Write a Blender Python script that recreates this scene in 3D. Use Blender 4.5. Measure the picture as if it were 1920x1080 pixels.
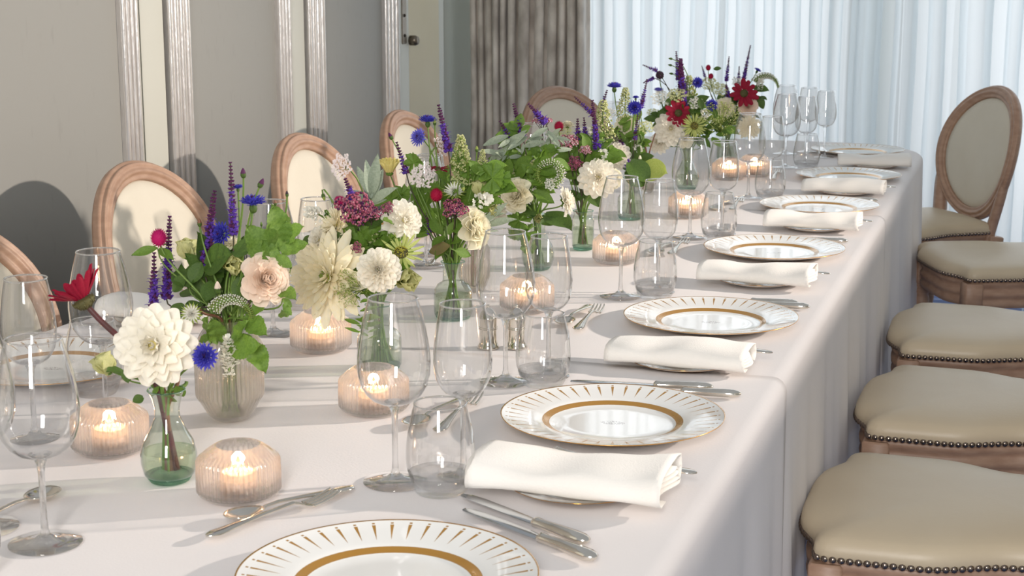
import bpy, math, random
from mathutils import Vector, Matrix
PI = math.pi
R = math.radians
for o in list(bpy.data.objects): bpy.data.objects.remove(o)
S = bpy.context.scene
COL = S.collection

# ---------------------------------------------------------------- camera
CZ = 1.383; PITCH = R(11.493); YAW = R(18.09); F = 3000.0
cd = bpy.data.cameras.new('camera'); cam = bpy.data.objects.new('camera', cd); COL.objects.link(cam)
cam.location = (0, 0, CZ); cam.rotation_euler = (PI/2 - PITCH, 0, YAW)
cd.sensor_width = 36; cd.lens = 36*F/1920; cd.clip_start = .05
cd.dof.use_dof = True; cd.dof.focus_distance = 2.75; cd.dof.aperture_fstop = 16
S.camera = cam
# ---------------------------------------------------------------- world, light, exposure
W = bpy.data.worlds.new('world'); S.world = W; W.use_nodes = True
bg = W.node_tree.nodes['Background']; bg.inputs[0].default_value = (.90, .95, 1.0, 1); bg.inputs[1].default_value = .41
def light(name, kind, loc, target, energy, color, **kw):
    l = bpy.data.lights.new(name, kind); l.energy = energy; l.color = color
    for k, v in kw.items(): setattr(l, k, v)
    o = bpy.data.objects.new(name, l); COL.objects.link(o); o.location = loc
    d = Vector(target) - Vector(loc); o.rotation_euler = d.to_track_quat('-Z', 'Y').to_euler()
    return o
KEY = light('key_lamp', 'SPOT', (2.9, 3.95, 1.98), (-1.2, 2.8, .85), 850, (1.0, .885, .78), spot_size=R(64), spot_blend=.9, shadow_soft_size=.055)
DAY = light('window_daylight', 'AREA', (-.1, 7.75, 1.5), (-.1, 0, 1.3), 128, (.95, .97, 1.0), shape='RECTANGLE', size=5.2, size_y=2.9)
FILL = light('fill_light', 'AREA', (.2, -1.6, 2.2), (-1.0, 3.2, .8), 100, (1.0, .97, .94), shape='RECTANGLE', size=.6, size_y=1.8)  # added fill lamp behind the camera, brightens flower fronts and puts glints on glass
S.view_settings.view_transform = 'Standard'; S.view_settings.look = 'None'
S.view_settings.exposure = .08; S.view_settings.gamma = 1; S.view_settings.use_curve_mapping = False

# ---------------------------------------------------------------- pixel helper: a pixel of the 1920x1080 photo + a depth plane -> world
fw = Vector((-math.sin(YAW)*math.cos(PITCH), math.cos(YAW)*math.cos(PITCH), -math.sin(PITCH)))
rt = Vector((math.cos(YAW), math.sin(YAW), 0)); upv = rt.cross(fw)
def at(px, py, Y):
    d = fw + rt*((px-960)/F) - upv*((py-540)/F)
    return Vector((d.x*Y/d.y, Y, CZ + d.z*Y/d.y))
def onz(px, py, z=.75):
    d = fw + rt*((px-960)/F) - upv*((py-540)/F); t = (z-CZ)/d.z
    return Vector((d.x*t, d.y*t, z))
def mpp(p): return (Vector(p)-Vector((0, 0, CZ))).dot(fw)/F      # metres per pixel at p

# ---------------------------------------------------------------- materials
def lin(h):
    h = h.lstrip('#'); c = [int(h[i:i+2], 16)/255 for i in (0, 2, 4)]
    return tuple([x/12.92 if x <= .04045 else ((x+.055)/1.055)**2.4 for x in c]) + (1,)
class NT:
    def __init__(s, name):
        s.m = bpy.data.materials.new(name); s.m.use_nodes = True; s.t = s.m.node_tree; s.t.nodes.clear()
        s.out = s.n('ShaderNodeOutputMaterial')
    def n(s, typ, **kw):
        x = s.t.nodes.new(typ)
        for k, v in kw.items():
            if k.startswith('i_'):
                x.inputs[k[2:].replace('_', ' ')].default_value = v
            else: setattr(x, k, v)
        return x
    def l(s, a, b): s.t.links.new(a, b)
def pm(name, hexc, rough=.5, metal=0, noise=None, bump=None, coat=0, spec=.5, trans=0, sheen=0, hex2=None, scale=(1, 1, 1)):
    """principled material; noise=(scale, amount) mixes towards hex2 ; bump=(scale, strength)"""
    k = NT(name); p = k.n('ShaderNodeBsdfPrincipled'); c = lin(hexc)
    p.inputs['Base Color'].default_value = c; p.inputs['Roughness'].default_value = rough
    p.inputs['Metallic'].default_value = metal; p.inputs['Coat Weight'].default_value = coat
    p.inputs['Coat Roughness'].default_value = .05
    p.inputs['Specular IOR Level'].default_value = spec; p.inputs['Sheen Weight'].default_value = sheen
    tc = k.n('ShaderNodeTexCoord'); mp = k.n('ShaderNodeMapping'); mp.inputs['Scale'].default_value = scale
    k.l(tc.outputs['Object'], mp.inputs['Vector'])
    colout = None
    if noise:
        nz = k.n('ShaderNodeTexNoise'); nz.inputs['Scale'].default_value = noise[0]; nz.inputs['Detail'].default_value = 4
        k.l(mp.outputs[0], nz.inputs['Vector'])
        cr = k.n('ShaderNodeValToRGB'); cr.color_ramp.elements[0].position = .5-noise[1]/2; cr.color_ramp.elements[1].position = .5+noise[1]/2
        cr.color_ramp.elements[0].color = c; cr.color_ramp.elements[1].color = lin(hex2 or hexc)
        k.l(nz.outputs['Fac'], cr.inputs[0]); k.l(cr.outputs[0], p.inputs['Base Color']); colout = cr.outputs[0]
    if bump:
        bn = k.n('ShaderNodeTexNoise'); bn.inputs['Scale'].default_value = bump[0]; bn.inputs['Detail'].default_value = 3
        k.l(mp.outputs[0], bn.inputs['Vector'])
        b = k.n('ShaderNodeBump'); b.inputs['Strength'].default_value = bump[1]; b.inputs['Distance'].default_value = .002
        k.l(bn.outputs['Fac'], b.inputs['Height']); k.l(b.outputs[0], p.inputs['Normal'])
    if trans:
        t = k.n('ShaderNodeBsdfTranslucent'); t.inputs[0].default_value = c
        if colout: k.l(colout, t.inputs[0])
        mx = k.n('ShaderNodeMixShader'); mx.inputs[0].default_value = trans
        k.l(p.outputs[0], mx.inputs[1]); k.l(t.outputs[0], mx.inputs[2]); k.l(mx.outputs[0], k.out.inputs[0])
    else: k.l(p.outputs[0], k.out.inputs[0])
    return k.m
def thin_glass(name, tint, edge, refl=1.0, solid=0, glow=0):
    k = NT(name); lw = k.n('ShaderNodeLayerWeight'); lw.inputs['Blend'].default_value = .5; lw2 = lw
    cr = k.n('ShaderNodeValToRGB'); cr.color_ramp.elements[0].position = .50; cr.color_ramp.elements[1].position = .97
    cr.color_ramp.elements[0].color = lin(tint); cr.color_ramp.elements[1].color = lin(edge)
    k.l(lw.outputs['Facing'], cr.inputs[0])
    tr = k.n('ShaderNodeBsdfTransparent'); k.l(cr.outputs[0], tr.inputs[0])
    gl = k.n('ShaderNodeBsdfGlossy'); gl.inputs['Roughness'].default_value = .02; gl.inputs[0].default_value = (1, 1, 1, 1)
    pw = k.n('ShaderNodeMath', operation='POWER'); pw.inputs[1].default_value = 3.0; k.l(lw2.outputs['Facing'], pw.inputs[0])
    ml = k.n('ShaderNodeMath', operation='MULTIPLY_ADD', use_clamp=True); ml.inputs[1].default_value = .55*refl; ml.inputs[2].default_value = .05*refl; k.l(pw.outputs[0], ml.inputs[0])
    mx = k.n('ShaderNodeMixShader'); k.l(ml.outputs[0], mx.inputs[0]); k.l(tr.outputs[0], mx.inputs[1]); k.l(gl.outputs[0], mx.inputs[2])
    if solid:
        gs = k.n('ShaderNodeBsdfGlass'); gs.inputs['IOR'].default_value = 1.45; gs.inputs['Roughness'].default_value = 0; gs.inputs['Color'].default_value = (1, .985, .975, 1)
        m2 = k.n('ShaderNodeMixShader'); m2.inputs[0].default_value = solid; k.l(mx.outputs[0], m2.inputs[1]); k.l(gs.outputs[0], m2.inputs[2]); mx = m2
    if glow:
        ts = k.n('ShaderNodeBsdfTranslucent'); ts.inputs[0].default_value = (1, .94, .90, 1); m3 = k.n('ShaderNodeMixShader'); m3.inputs[0].default_value = glow; k.l(mx.outputs[0], m3.inputs[1]); k.l(ts.outputs[0], m3.inputs[2]); mx = m3
    k.l(mx.outputs[0], k.out.inputs[0]); return k.m
def solid_glass(name, tint, transp=.4, ior=1.45, rough=0.0, glow=0):
    k = NT(name); g = k.n('ShaderNodeBsdfGlass'); g.inputs['IOR'].default_value = ior; g.inputs['Color'].default_value = lin(tint); g.inputs['Roughness'].default_value = rough
    tr = k.n('ShaderNodeBsdfTransparent'); tr.inputs[0].default_value = lin(tint)
    mx = k.n('ShaderNodeMixShader'); mx.inputs[0].default_value = transp
    k.l(g.outputs[0], mx.inputs[1]); k.l(tr.outputs[0], mx.inputs[2]); last = mx
    if glow:
        ts = k.n('ShaderNodeBsdfTranslucent'); ts.inputs[0].default_value = (1, .96, .93, 1); m2 = k.n('ShaderNodeMixShader'); m2.inputs[0].default_value = glow
        k.l(mx.outputs[0], m2.inputs[1]); k.l(ts.outputs[0], m2.inputs[2]); last = m2
    k.l(last.outputs[0], k.out.inputs[0]); return k.m
M = {}
M['bowl'] = thin_glass('wine_glass_shell', '#f8f8f8', '#8c8c8c', 2.0)
M['stemglass'] = solid_glass('wine_glass_solid', '#fafafa', .35)
M['footglass'] = solid_glass('wine_glass_foot', '#fdfdfd', .72); M['ribthin'] = thin_glass('ribbed_glass_shell', '#fffdfc', '#ebe7e5', 2.0, .30, .09); M['rib'] = solid_glass('ribbed_glass', '#fffdfc', .58, glow=.05)
M['vase'] = thin_glass('vase_shell', '#f1f6f0', '#7f9686', 1.8)
M['vasebase'] = solid_glass('vase_green_base', '#d0e8dd', .4)
M['water'] = solid_glass('water', '#f0f5ea', .8, 1.15)
M['waterclear'] = solid_glass('water_clear', '#f8f7f0', .8, 1.15)

M['cloth'] = pm('tablecloth_cotton', '#e6e1e0', .75, bump=(260, .12), noise=(3, .6), hex2='#dfd9d8', sheen=.15)
M['napkin'] = pm('napkin_cotton', '#f4f0ea', .8, bump=(500, .25), sheen=.2, noise=(6, .5), hex2='#eee9e2')
M['silver'] = pm('polished_silver', '#e9e3d9', .13, 1, noise=(30, .4), hex2='#d6cec2')
M['steel'] = pm('knife_steel', '#c4c6c8', .1, 1)
M['gold'] = pm('gold_rim', '#c08a35', .22, 1, noise=(40, .5), hex2='#a87524')
M['leather'] = pm('cream_leather', '#cdbda2', .42, noise=(5, .7), hex2='#c2b094', bump=(180, .12))
M['padfab'] = pm('cream_fabric', '#d9d2c2', .7, noise=(8, .6), hex2='#d1c9b8', bump=(300, .15))
M['wood'] = pm('limed_oak', '#9a7863', .45, noise=(7, .6), hex2='#b6967f', bump=(40, .15), scale=(4, 4, 10))
M['nail'] = pm('nailhead_brass', '#8d7f74', .22, 1)
M['wax'] = pm('candle_wax', '#fbeedd', .5, trans=.6)
M['tin'] = pm('candle_cup', '#c9b2a0', .35, .6)
M['stemgreen'] = pm('green_stem', '#6f8a3a', .5, noise=(30, .5), hex2='#577430')
M['stembrown'] = pm('brown_stem', '#6b4a36', .55, noise=(30, .5), hex2='#8a5b43')
M['stemred'] = pm('crimson_stem', '#5e2226', .5, noise=(40, .5), hex2='#43302a'); M['stemdark'] = pm('dark_stem', '#3c2a30', .6, noise=(40, .5), hex2='#4a4a2c')
def leafm(n, a, b, tr=.3): return pm(n, a, .45, noise=(22, .6), hex2=b, trans=tr, bump=(120, .3))
M['leaf'] = leafm('leaf_mid', '#597d2c', '#7fa040'); M['leafdark'] = leafm('leaf_dark', '#3f5a24', '#5e7c34', .25)
M['mint'] = leafm('leaf_mint', '#608534', '#90b054', .45); M['grey'] = leafm('leaf_silver', '#8d9c86', '#b4bfab', .25)
M['lime'] = leafm('leaf_lime', '#9fb54f', '#c0cc74', .4); M['mauve'] = leafm('leaf_mauve', '#8b6a52', '#7f8a46', .25)
def pet(n, a, b, tr=.35, sc=18): return pm(n, a, .6, noise=(sc, .7), hex2=b, trans=tr, spec=.25)
M['white'] = pet('petal_white', '#f6f1e2', '#fbf7ee'); M['cream'] = pet('petal_cream', '#fdf3d2', '#fffaea')
M['ivory'] = pet('petal_ivory', '#faf4da', '#fdf9ea'); M['blush'] = pet('petal_blush', '#f8e2d0', '#fcf1e4')
M['yellowc'] = pet('petal_yellow', '#ecd96a', '#f6edb4'); M['crimson'] = pet('petal_crimson', '#7e0d27', '#a21437', .2)
M['cone'] = pm('cone_brown', '#3e3a1f', .7, noise=(60, .5), hex2='#5e5a2c')
M['blue'] = pet('petal_blue', '#4546b4', '#5f58cc', .25); M['violet'] = pet('petal_violet', '#7672d6', '#8f8be6', .3)
M['salvia'] = pet('salvia_purple', '#573596', '#7a55c4', .25, 60); M['salviad'] = pet('salvia_calyx', '#4d2649', '#6e3766', .2, 60)
M['magenta'] = pet('gomphrena_magenta', '#b8135f', '#d22a78', .2, 60); M['red'] = pet('gomphrena_red', '#a40f38', '#c01c4a', .2, 60)
M['sedum'] = pet('sedum_pink', '#98405a', '#c8728a', .2, 90); M['sedum2'] = pet('sedum_rose', '#b0607a', '#caa0a0', .15, 90)
M['lace'] = pet('lace_pink_white', '#efdfe0', '#f8f2f0', .3, 60); M['pan'] = pet('panicle_green', '#c9cd8c', '#e2e2b4', .3, 60)
M['lacew'] = pet('lace_white', '#f2efe2', '#fbfaf4', .3, 60); M['greenp'] = pet('petal_green', '#b9c565', '#dde29c', .35)
M['hell'] = pet('hellebore', '#cdd08a', '#e4e0b0', .35); M['centre'] = pm('flower_centre', '#b9a63a', .7, noise=(80, .5), hex2='#8f9a33')
M['dark'] = pm('dark_seedhead', '#2c1d26', .7)

def porcelain():
    """white china; the gold band, the rim line, the radial gold darts and the small crest are flat print"""
    k = NT('porcelain_gold_print'); tc = k.n('ShaderNodeTexCoord'); sp = k.n('ShaderNodeSeparateXYZ'); k.l(tc.outputs['Object'], sp.inputs[0])
    def mth(op, a, b=None, clamp=False):
        x = k.n('ShaderNodeMath', operation=op, use_clamp=clamp)
        for i, v in enumerate((a, b)):
            if v is None: continue
            if isinstance(v, (int, float)): x.inputs[i].default_value = v
            else: k.l(v, x.inputs[i])
        return x.outputs[0]
    x, y = sp.outputs[0], sp.outputs[1]
    r = mth('SQRT', mth('ADD', mth('MULTIPLY', x, x), mth('MULTIPLY', y, y)))
    band = mth('MULTIPLY', mth('GREATER_THAN', r, .0875), mth('LESS_THAN', r, .0975))
    rim = mth('GREATER_THAN', r, .1532)
    N = 44
    a = mth('MULTIPLY', mth('ARCTAN2', y, x), N/(2*PI)); fr = mth('ABSOLUTE', mth('SUBTRACT', mth('FRACT', mth('ADD', a, 100.0)), .5))
    arc = mth('MULTIPLY', mth('MULTIPLY', fr, r), 2*PI/N)            # distance to the dart's axis
    wdt = mth('MULTIPLY', mth('SUBTRACT', r, .110), .0023/.036)
    dart = mth('MULTIPLY', mth('LESS_THAN', arc, wdt), mth('MULTIPLY', mth('GREATER_THAN', r, .112), mth('LESS_THAN', r, .1435)))
    dot = mth('MULTIPLY', mth('LESS_THAN', arc, .0016), mth('MULTIPLY', mth('GREATER_THAN', r, .1455), mth('LESS_THAN', r, .1485)))
    dart = mth('MAXIMUM', dart, dot)
    g = mth('MAXIMUM', mth('MAXIMUM', band, rim), dart)
    # small faded crest in the well
    nz = k.n('ShaderNodeTexNoise'); nz.inputs['Scale'].default_value = 420; k.l(tc.outputs['Object'], nz.inputs['Vector'])
    e = mth('ADD', mth('POWER', mth('MULTIPLY', mth('ABSOLUTE', x), 58), 2), mth('POWER', mth('MULTIPLY', mth('ABSOLUTE', y), 110), 2))
    cr = mth('MULTIPLY', mth('LESS_THAN', e, 1), mth('GREATER_THAN', nz.outputs['Fac'], .5))
    mx = k.n('ShaderNodeMix', data_type='RGBA'); mx.inputs['A'].default_value = lin('#f0efec'); mx.inputs['B'].default_value = lin('#cb9338'); k.l(g, mx.inputs['Factor'])
    mx2 = k.n('ShaderNodeMix', data_type='RGBA'); k.l(mx.outputs['Result'], mx2.inputs['A']); mx2.inputs['B'].default_value = lin('#a8a09c'); k.l(cr, mx2.inputs['Factor'])
    p = k.n('ShaderNodeBsdfPrincipled'); k.l(mx2.outputs['Result'], p.inputs['Base Color'])
    p.inputs['Roughness'].default_value = .12; p.inputs['Coat Weight'].default_value = .6; p.inputs['Coat Roughness'].default_value = .03
    k.l(mth('MULTIPLY', g, .55), p.inputs['Metallic']); k.l(mth('ADD', mth('MULTIPLY', g, .14), .1), p.inputs['Roughness'])
    k.l(p.outputs[0], k.out.inputs[0]); return k.m
M['china'] = porcelain()
def side_china():
    k = NT('side_plate_print'); tc = k.n('ShaderNodeTexCoord'); ln = k.n('ShaderNodeVectorMath', operation='LENGTH'); sp = k.n('ShaderNodeVectorMath', operation='MULTIPLY')
    sp.inputs[1].default_value = (1, 1, 0); k.l(tc.outputs['Object'], sp.inputs[0]); k.l(sp.outputs[0], ln.inputs[0])
    def gt(v, op='GREATER_THAN'):
        x = k.n('ShaderNodeMath', operation=op); x.inputs[1].default_value = v; k.l(ln.outputs['Value'], x.inputs[0]); return x.outputs[0]
    a = k.n('ShaderNodeMath', operation='MULTIPLY'); k.l(gt(.055), a.inputs[0]); k.l(gt(.061, 'LESS_THAN'), a.inputs[1])
    b = k.n('ShaderNodeMath', operation='MAXIMUM'); k.l(a.outputs[0], b.inputs[0]); k.l(gt(.0885), b.inputs[1])
    mx = k.n('ShaderNodeMix', data_type='RGBA'); mx.inputs['A'].default_value = lin('#f0ece6'); mx.inputs['B'].default_value = lin('#b57f2e'); k.l(b.outputs[0], mx.inputs['Factor'])
    p = k.n('ShaderNodeBsdfPrincipled'); k.l(mx.outputs['Result'], p.inputs['Base Color']); p.inputs['Roughness'].default_value = .12; p.inputs['Coat Weight'].default_value = .5
    k.l(b.outputs[0], p.inputs['Metallic']); k.l(p.outputs[0], k.out.inputs[0]); return k.m
M['sidechina'] = side_china()
def flame_mat():
    k = NT('candle_flame'); e = k.n('ShaderNodeEmission'); e.inputs[0].default_value = lin('#ffc477'); e.inputs[1].default_value = 6.5
    k.l(e.outputs[0], k.out.inputs[0]); return k.m
M['flame'] = flame_mat()
def wall_mat(name, a, b):
    k = NT(name); tc = k.n('ShaderNodeTexCoord'); mp = k.n('ShaderNodeMapping'); mp.inputs['Scale'].default_value = (30, 30, 9); k.l(tc.outputs['Object'], mp.inputs[0])
    n = k.n('ShaderNodeTexNoise'); n.inputs['Scale'].default_value = 1.6; n.inputs['Detail'].default_value = 3; k.l(mp.outputs[0], n.inputs['Vector'])
    c = k.n('ShaderNodeValToRGB'); c.color_ramp.elements[0].position = .20; c.color_ramp.elements[1].position = .38
    c.color_ramp.elements[0].color = lin(a); c.color_ramp.elements[1].color = lin(b); k.l(n.outputs['Fac'], c.inputs[0])
    p = k.n('ShaderNodeBsdfPrincipled'); p.inputs['Roughness'].default_value = .6; k.l(c.outputs[0], p.inputs['Base Color'])
    bm_ = k.n('ShaderNodeBump'); bm_.inputs['Strength'].default_value = .1; bm_.inputs['Distance'].default_value = .002; k.l(n.outputs['Fac'], bm_.inputs['Height']); k.l(bm_.outputs[0], p.inputs['Normal'])
    k.l(p.outputs[0], k.out.inputs[0]); return k.m
M['paper'] = wall_mat('shot_silk_wallpaper', '#8d8c87', '#93928d')
M['paint'] = pm('pale_grey_paint', '#cac9be', .45, noise=(3, .6), hex2='#c4c3b8')
M['cream_paint'] = pm('beige_paint', '#d3c7ab', .6, noise=(3, .5), hex2='#cbbf9f')
M['recess'] = pm('recess_paint', '#e2e4d8', .6); M['greypaint'] = pm('grey_green_paint', '#9ba097', .6)
M['gap'] = pm('shadow_gap', '#3a322b', .8)
M['moulding'] = pm('silver_leaf_moulding', '#e2dfdc', .22, .6, noise=(25, .6), hex2='#cfc9c5', bump=(60, .2), scale=(4, 4, 1))
M['velvet'] = pm('crushed_velvet', '#b5aa9e', .7, noise=(12, .35), hex2='#efe5d8', sheen=.4, bump=(60, .5), scale=(1, 1, .55))
M['frame'] = pm('window_frame_paint', '#626b6a', .5)
M['brass'] = pm('strike_plate_metal', '#7d7366', .35, .9)
def sheer():
    k = NT('sheer_voile'); t = k.n('ShaderNodeBsdfTranslucent'); t.inputs[0].default_value = (.93, .96, .97, 1)
    d = k.n('ShaderNodeBsdfDiffuse'); d.inputs[0].default_value = (.90, .95, .96, 1); tr = k.n('ShaderNodeBsdfTransparent'); tr.inputs[0].default_value = (.93, .97, 1, 1)
    m1 = k.n('ShaderNodeMixShader'); m1.inputs[0].default_value = .35; k.l(t.outputs[0], m1.inputs[1]); k.l(d.outputs[0], m1.inputs[2])
    m2 = k.n('ShaderNodeMixShader'); m2.inputs[0].default_value = .34; k.l(m1.outputs[0], m2.inputs[1]); k.l(tr.outputs[0], m2.inputs[2]); k.l(m2.outputs[0], k.out.inputs[0]); return k.m
M['sheer'] = sheer()
def carpet():
    k = NT('blue_carpet'); tc = k.n('ShaderNodeTexCoord'); mp = k.n('ShaderNodeMapping'); mp.inputs['Scale'].default_value = (1, 1, 1); k.l(tc.outputs['Object'], mp.inputs[0])
    br = k.n('ShaderNodeTexBrick'); br.inputs['Scale'].default_value = 3.2; br.inputs['Mortar Size'].default_value = .012; br.inputs['Color1'].default_value = lin('#3c5488'); br.inputs['Color2'].default_value = lin('#4a64a0'); br.inputs['Mortar'].default_value = lin('#a9b8cc')
    k.l(mp.outputs[0], br.inputs['Vector']); n = k.n('ShaderNodeTexNoise'); n.inputs['Scale'].default_value = 300; k.l(tc.outputs['Object'], n.inputs['Vector'])
    p = k.n('ShaderNodeBsdfPrincipled'); p.inputs['Roughness'].default_value = .9; p.inputs['Sheen Weight'].default_value = .3; k.l(br.outputs['Color'], p.inputs['Base Color'])
    b = k.n('ShaderNodeBump'); b.inputs['Strength'].default_value = .5; k.l(n.outputs['Fac'], b.inputs['Height']); k.l(b.outputs[0], p.inputs['Normal']); k.l(p.outputs[0], k.out.inputs[0]); return k.m
M['carpet'] = carpet()

# ---------------------------------------------------------------- mesh builder
class MB:
    def __init__(s): s.v = []; s.f = []; s.mi = []; s.mats = []
    def mat(s, m):
        m = M[m]
        if m not in s.mats: s.mats.append(m)
        return s.mats.index(m)
    def add(s, vs, fs, m, T=None):
        b = len(s.v); i = s.mat(m)
        s.v += [tuple(T @ Vector(v)) for v in vs] if T is not None else [tuple(v) for v in vs]
        s.f += [tuple(b+j for j in f) for f in fs]; s.mi += [i]*len(fs)
    def grid(s, rows, m, T=None, closed=False):
        n = len(rows[0]); vs = [v for r in rows for v in r]; fs = []
        for i in range(len(rows)-1):
            for j in range(n if closed else n-1):
                k = (j+1) % n; fs.append((i*n+j, i*n+k, (i+1)*n+k, (i+1)*n+j))
        s.add(vs, fs, m, T)
    def lathe(s, prof, m, seg=32, T=None, fn=None):
        rows = []
        for (r, z) in prof:
            rows.append([((fn(r, z, 2*PI*j/seg) if fn else r)*math.cos(2*PI*j/seg), (fn(r, z, 2*PI*j/seg) if fn else r)*math.sin(2*PI*j/seg), z) for j in range(seg)])
        s.grid(rows, m, T, True)
    def tube(s, pts, rad, m, seg=6, T=None, cap=True, flat=None):
        pts = [Vector(p) for p in pts]; n = len(pts)
        if not isinstance(rad, (list, tuple)): rad = [rad]*n
        rows = []; prev = None
        for i, p in enumerate(pts):
            d = (pts[min(i+1, n-1)]-pts[max(i-1, 0)]).normalized()
            if prev is None: a = d.orthogonal().normalized()
            else: a = (prev-d*prev.dot(d)); a = a.normalized() if a.length > 1e-6 else d.orthogonal().normalized()
            prev = a; b = d.cross(a); r = rad[i]
            rows.append([p+a*r*math.cos(2*PI*j/seg)+b*r*math.sin(2*PI*j/seg) for j in range(seg)])
        s.grid(rows, m, T, True)
        if cap:
            s.add([v for v in rows[0]], [tuple(range(seg))[::-1]], m, T); s.add([v for v in rows[-1]], [tuple(range(seg))], m, T)
    def loft(s, sections, m, T=None, cap=True):
        s.grid(sections, m, T, True); n = len(sections[0])
        if cap: s.add(sections[0], [tuple(range(n))[::-1]], m, T); s.add(sections[-1], [tuple(range(n))], m, T)
    def box(s, lo, hi, m, T=None, bev=0):
        x0, y0, z0 = lo; x1, y1, z1 = hi
        if bev:
            b = bev
            def ring(z, i): return [(x0+i+b, y0+i, z), (x1-i-b, y0+i, z), (x1-i, y0+i+b, z), (x1-i, y1-i-b, z), (x1-i-b, y1-i, z), (x0+i+b, y1-i, z), (x0+i, y1-i-b, z), (x0+i, y0+i+b, z)]
            s.loft([ring(z0, b), ring(z0+b, 0), ring(z1-b, 0), ring(z1, b)], m, T); return
        vs = [(x, y, z) for x in (x0, x1) for y in (y0, y1) for z in (z0, z1)]
        s.add(vs, [(0, 1, 3, 2), (4, 6, 7, 5), (0, 4, 5, 1), (2, 3, 7, 6), (0, 2, 6, 4), (1, 5, 7, 3)], m, T)
    def octa(s, c, r, m, e=1.0):
        x, y, z = c
        s.add([(x+r, y, z), (x-r, y, z), (x, y+r, z), (x, y-r, z), (x, y, z+r*e), (x, y, z-r*e)], [(0, 2, 4), (2, 1, 4), (1, 3, 4), (3, 0, 4), (2, 0, 5), (1, 2, 5), (3, 1, 5), (0, 3, 5)], m)
    def ball(s, c, r, m, seg=10, e=1.0, T=None):
        rows = [[(c[0]+r*math.sin(PI*i/6)*math.cos(2*PI*j/seg), c[1]+r*math.sin(PI*i/6)*math.sin(2*PI*j/seg), c[2]-r*e*math.cos(PI*i/6)) for j in range(seg)] for i in range(7)]
        s.grid(rows, m, T, True)
    def mesh(s, name, smooth=True):
        me = bpy.data.meshes.new(name); me.from_pydata([tuple(v) for v in s.v], [], s.f); me.update()
        for m in s.mats: me.materials.append(m)
        me.polygons.foreach_set('material_index', s.mi)
        me.polygons.foreach_set('use_smooth', [smooth]*len(s.f)); me.validate(); return me
def link(name, me, parent=None, mtx=None, loc=None):
    o = bpy.data.objects.new(name, me); COL.objects.link(o)
    if parent: o.parent = parent
    if mtx is not None: o.matrix_local = mtx
    if loc is not None: o.location = loc
    return o
def tag(o, label, cat, group=None, kind=None):
    if label: o['label'] = label
    if cat: o['category'] = cat
    if group: o['group'] = group
    if kind: o['kind'] = kind
    return o
def thing(name, label, cat, loc, rz=0, group=None):
    o = link(name, None, None, None, loc); o.rotation_euler = (0, 0, rz); o.empty_display_size = .05
    return tag(o, label, cat, group)
def smoothsharp(me, ang=35):
    try: me.set_sharp_from_angle(angle=R(ang))
    except Exception: pass
    return me
def struct(name, me, parent=None, loc=None):
    o = link(name, me, parent, None, loc)
    if parent is None: o['kind'] = 'structure'
    return o
def dup(root, loc, rz, label, group=None):
    r = root.copy(); COL.objects.link(r); r.location = loc; r.rotation_euler = (0, 0, rz); r['label'] = label
    if group: r['group'] = group
    for ch in root.children:
        c = ch.copy(); COL.objects.link(c); c.parent = r
        for g in ch.children:
            d = g.copy(); COL.objects.link(d); d.parent = c
    return r

# ================================================================ SETTING
WX = -2.15; FY = 7.05
b = MB(); b.box((-3, -.5, -.1), (3.2, FY+.3, 0), 'carpet'); struct('floor', b.mesh('floor', False))
# left wall: core + wallpapered panels, reeded silver mouldings, painted strips
b = MB(); b.box((WX-.12, -.5, 0), (WX-.02, 5.80, 2.9), 'paint'); wl = struct('wall_left', b.mesh('wall_left', False))
def wpart(name, y0, y1, x, m, label=None, d=.02):
    q = MB(); q.box((x-d-.03, y0, .0), (x, y1, 2.9), m); o = link(name, q.mesh(name, False), wl)
    if label: o['label'] = label
    return o
def moulding(y0, y1):
    q = MB(); q.box((WX-.05, y0, 0), (WX+.012, y1, 2.9), 'moulding')
    o = link('moulding', q.mesh('moulding', False), wl); n = 4; w = (y1-y0)/n
    for i in range(n):
        t = MB(); yc = y0+w*(i+.5); rr = w*.42
        h = (.012, .017, .022, .027)[i]
        rows = [[(WX+.010+h*.9*math.sin(PI*j/8), yc-rr*math.cos(PI*j/8), z) for j in range(9)] for z in (0, 2.9)]
        t.grid(rows, 'moulding'); link('reed', t.mesh('reed'), o)
def ywall(px, py=120):
    d = fw + rt*((px-960)/F) - upv*((py-540)/F); return d.y*WX/d.x
MODS = [(ywall(222), ywall(242)), (ywall(311), ywall(342)), (ywall(517), ywall(530)), (ywall(573), ywall(596)), (ywall(717), ywall(735))]
wpart('wall_panel', 1.2, MODS[0][0], WX, 'paper'); wpart('wall_panel', MODS[1][1], MODS[2][0], WX, 'paper'); wpart('wall_panel', MODS[3][1], MODS[4][0], WX, 'paper')
for a in MODS: moulding(*a)
def strip(a, c, jt):
    wpart('painted_stile', a, jt-.003, WX+.004, 'paint'); wpart('painted_stile', jt+.003, c-.013, WX+.004, 'paint')
    wpart('shadow_gap', c-.013, c, WX-.012, 'gap')
strip(MODS[0][1], MODS[1][0], ywall(262)); strip(MODS[2][1], MODS[3][0], ywall(545))
ye = MODS[4][1]; YE = ywall(826, 150)
wpart('painted_stile', ye+.006, ye+.15, WX+.004, 'paint'); 
wpart('reveal_panel', ye+.16, YE, WX-.005, 'cream_paint')
q = MB(); yq = ywall(756, 120)
q.box((WX-.01, yq-.022, 1.10), (WX+.007, yq+.022, 1.30), 'brass', bev=.003); sp_ = link('strike_plate', q.mesh('strike_plate', False), wl); sp_['label'] = 'dark metal strike plate on the painted stile'
for zz in (1.13, 1.2, 1.27):
    t = MB(); t.ball((WX+.007, yq, zz), .006, 'gap', 8); link('screw', t.mesh('screw'), sp_)
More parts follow.
